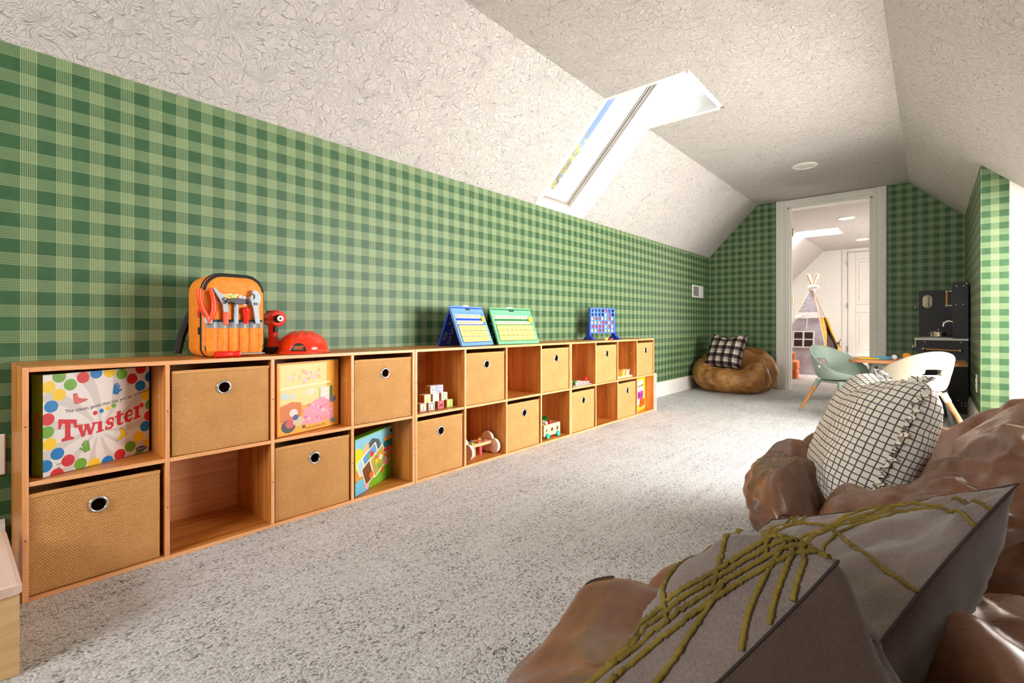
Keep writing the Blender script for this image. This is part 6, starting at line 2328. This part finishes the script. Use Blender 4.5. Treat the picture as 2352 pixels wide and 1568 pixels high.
# base corners: front-left, front-right, back-right, back-left (front faces the doorway)
bc = [Vector((-.52, -.46, 0)), Vector((.30, -.40, 0)), Vector((.42, .40, 0)), Vector((-.44, .44, 0))]
for k, c in enumerate(bc):
    e = ap + (ap - c).normalized() * .21
    part('pole', MB().tube([c * 1.0, e], .013, 10), POLE, t, smooth=True)


def tent_face(a, b, k0=0.0, k1=.97, sag=.035, off=.012, n=16, lim=None, seed=1):
    nrm = (b - a).cross(ap - a).normalized()
    def fn(i, j):
        w = k0 + (k1 - k0) * j
        p = (a.lerp(b, i)).lerp(ap, w)
        s_ = sin(pi * i)
        d = -sag * s_ * (1 - w) + .022 * MN.noise(Vector((i * 6 + seed, w * 9, seed))) * (1 - w) + .008 * sin(i * 22 + w * 7) * (1 - w)
        return tuple(p + nrm * (d + off))
    return MB().grid(fn, n, 22), fn, nrm


# window face towards the doorway
mb, fw, nf = tent_face(bc[0], bc[1])
part('window_wall', mb, CANV, t, smooth='all')
mb, fn, _ = tent_face(bc[3], bc[0]); part('side_wall', mb, CANV, t, smooth='all')
mb, fn, _ = tent_face(bc[2], bc[3]); part('rear_wall', mb, CANV, t, smooth='all')
# upper band and open door side on the right
mb, fr, nr_ = tent_face(bc[1], bc[2], .62, .97, off=.0); part('door_top', mb, CANV, t, smooth='all')
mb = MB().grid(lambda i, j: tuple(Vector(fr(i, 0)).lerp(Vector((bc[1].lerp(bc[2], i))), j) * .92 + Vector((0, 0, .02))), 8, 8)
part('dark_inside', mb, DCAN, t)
for s0, s1, knot in ((0.0, .34, .30), (1.0, .66, .34)):
    def flap(i, j, s0=s0, s1=s1, knot=knot):
        w = .64 * (1 - j)
        pinch = 1 - .75 * math.exp(-((w - knot) / .13) ** 2)
        u = s0 + (s1 - s0) * i * pinch * (1.0 if w > .05 else 1.0)
        p = bc[1].lerp(bc[2], u).lerp(ap, w)
        return tuple(p + nr_ * (.015 + .018 * sin(i * 16 + w * 8) * pinch))
    fl = part('door_flap', MB().grid(flap, 14, 20), YCAN, t, smooth='all')
    kp = bc[1].lerp(bc[2], s0 + (s1 - s0) * .12).lerp(ap, knot) + nr_ * .03
    part('tie', MB().ball(tuple(kp), .022, .022, .016).tube([tuple(kp), tuple(kp + Vector((.03, -.03, -.06)))], .006, 6).tube([tuple(kp), tuple(kp + Vector((.03, .02, .05)))], .006, 6), plain('brown_tie', (92, 62, 60), .8), fl, smooth=True)
# window: four dark panes with white bars
wc = Vector(fw(.52, .40)); ux = (bc[1] - bc[0]).normalized(); uy = (ap - bc[0].lerp(bc[1], .52)).normalized()
Mw = frame(wc - nf * 0.0 + Vector((0, 0, 0)), ux, uy)
if (Mw.to_3x3() @ Vector((0, 0, 1))).dot(nf) < 0:
    Mw = Mw @ Matrix.Scale(-1, 4, (0, 0, 1))
wf = part('window_frame', MB().prism(rrect(-.135, .135, -.125, .125, .01), .012, .030, Mw), WCAN, t)
for sx in (-1, 1):
    for sy in (-1, 1):
        part('window_pane', MB().box(sx * .064 - .052, sx * .064 + .052, sy * .058 - .048, sy * .058 + .048, .030, .033, Mw), plain('dark_window_mesh', (48, 30, 26), .9), wf)
# white collar flaps and knotted cloth near the top
mb, fc, _ = tent_face(bc[0], bc[1], .63, .70, off=.03); part('collar', mb, WCAN, t, smooth='all')
part('collar_wing', MB().grid(lambda i, j: tuple(bc[0].lerp(ap, .66 - .10 * i) + nf * .03 + ux * (.02 + .14 * (1 - i) * j) + Vector((0, 0, .05 * j))), 4, 4), WCAN, t)
part('cord', MB().tube([fw(.55, .70), fw(.54, .62), fw(.55, .52)], .006, 6), WCAN, t)
part('top_wrap', MB().ball(tuple(ap + Vector((0, 0, -.01))), .062, .062, .055).ball(tuple(ap + Vector((.06, -.03, -.005))), .035, .03, .028), WCAN, t, smooth='all')

t = thing('orange_armchair', 'small bright orange kids armchair beside the teepee', 'armchair', (-1.545, 7.35, 0), (0, 0, R(8)))
ORF = plain('orange_velour', (226, 108, 24), .75, .08, Sheen_Weight=.3)
part('base', MB().rbox(-.22, .22, -.20, .20, .005, .115, .03), ORF, t, bevel=.012)
part('seat_cushion', MB().rbox(-.215, .225, -.205, .205, .118, .225, .04), ORF, t, bevel=.02)
part('backrest', MB().rbox(-.26, -.12, -.20, .20, .118, .42, .04), ORF, t, bevel=.02)
for s_ in (-1, 1):
    part('armrest', MB().tube([(-.22, s_ * .175, .285), (.17, s_ * .175, .285)], .052, 18).rbox(-.22, .17, s_ * .175 - .04, s_ * .175 + .04, .19, .285, .02), ORF, t, smooth=True)

# ================================================================== LOW WOODEN PLATFORM AT THE LEFT EDGE
PINE = wood('raw_pine_side', 1, (206, 160, 106), (226, 186, 132), (238, 206, 160), .7, .6)
PINET = wood('pinkish_ply_top', 0, (222, 186, 164), (232, 202, 184), (238, 212, 196), .7, .6)
t = thing('wooden_platform', 'low raw pine platform at the left edge beside the shelf', 'platform', (-1.56, -.45, 0))
part('top_board', MB().rbox(-.195, .190, -.55, .5525, .160, .183, .006), PINET, t, bevel=.002)
part('front_board', MB().box(.166, .186, -.55, .549, .0, .159), PINE, t, bevel=.002)
part('side_board', MB().box(-.19, .165, .530, .549, .0, .159), PINE, t, bevel=.002)
part('side_board', MB().box(-.19, .165, -.55, -.531, .0, .159), PINE, t, bevel=.002)
for yy, zz in ((.49, .125), (.505, .03)):
    part('knot', MB().lathe([(.0055, 0), (.005, .0006), (.001, .0008)], 12, Matrix.Translation((.186, yy, zz)) @ Matrix.Rotation(R(90), 4, 'Y') @ Matrix.Scale(.5, 4, (1, 0, 0))), plain('dark_knot', (70, 44, 26), .7), t)
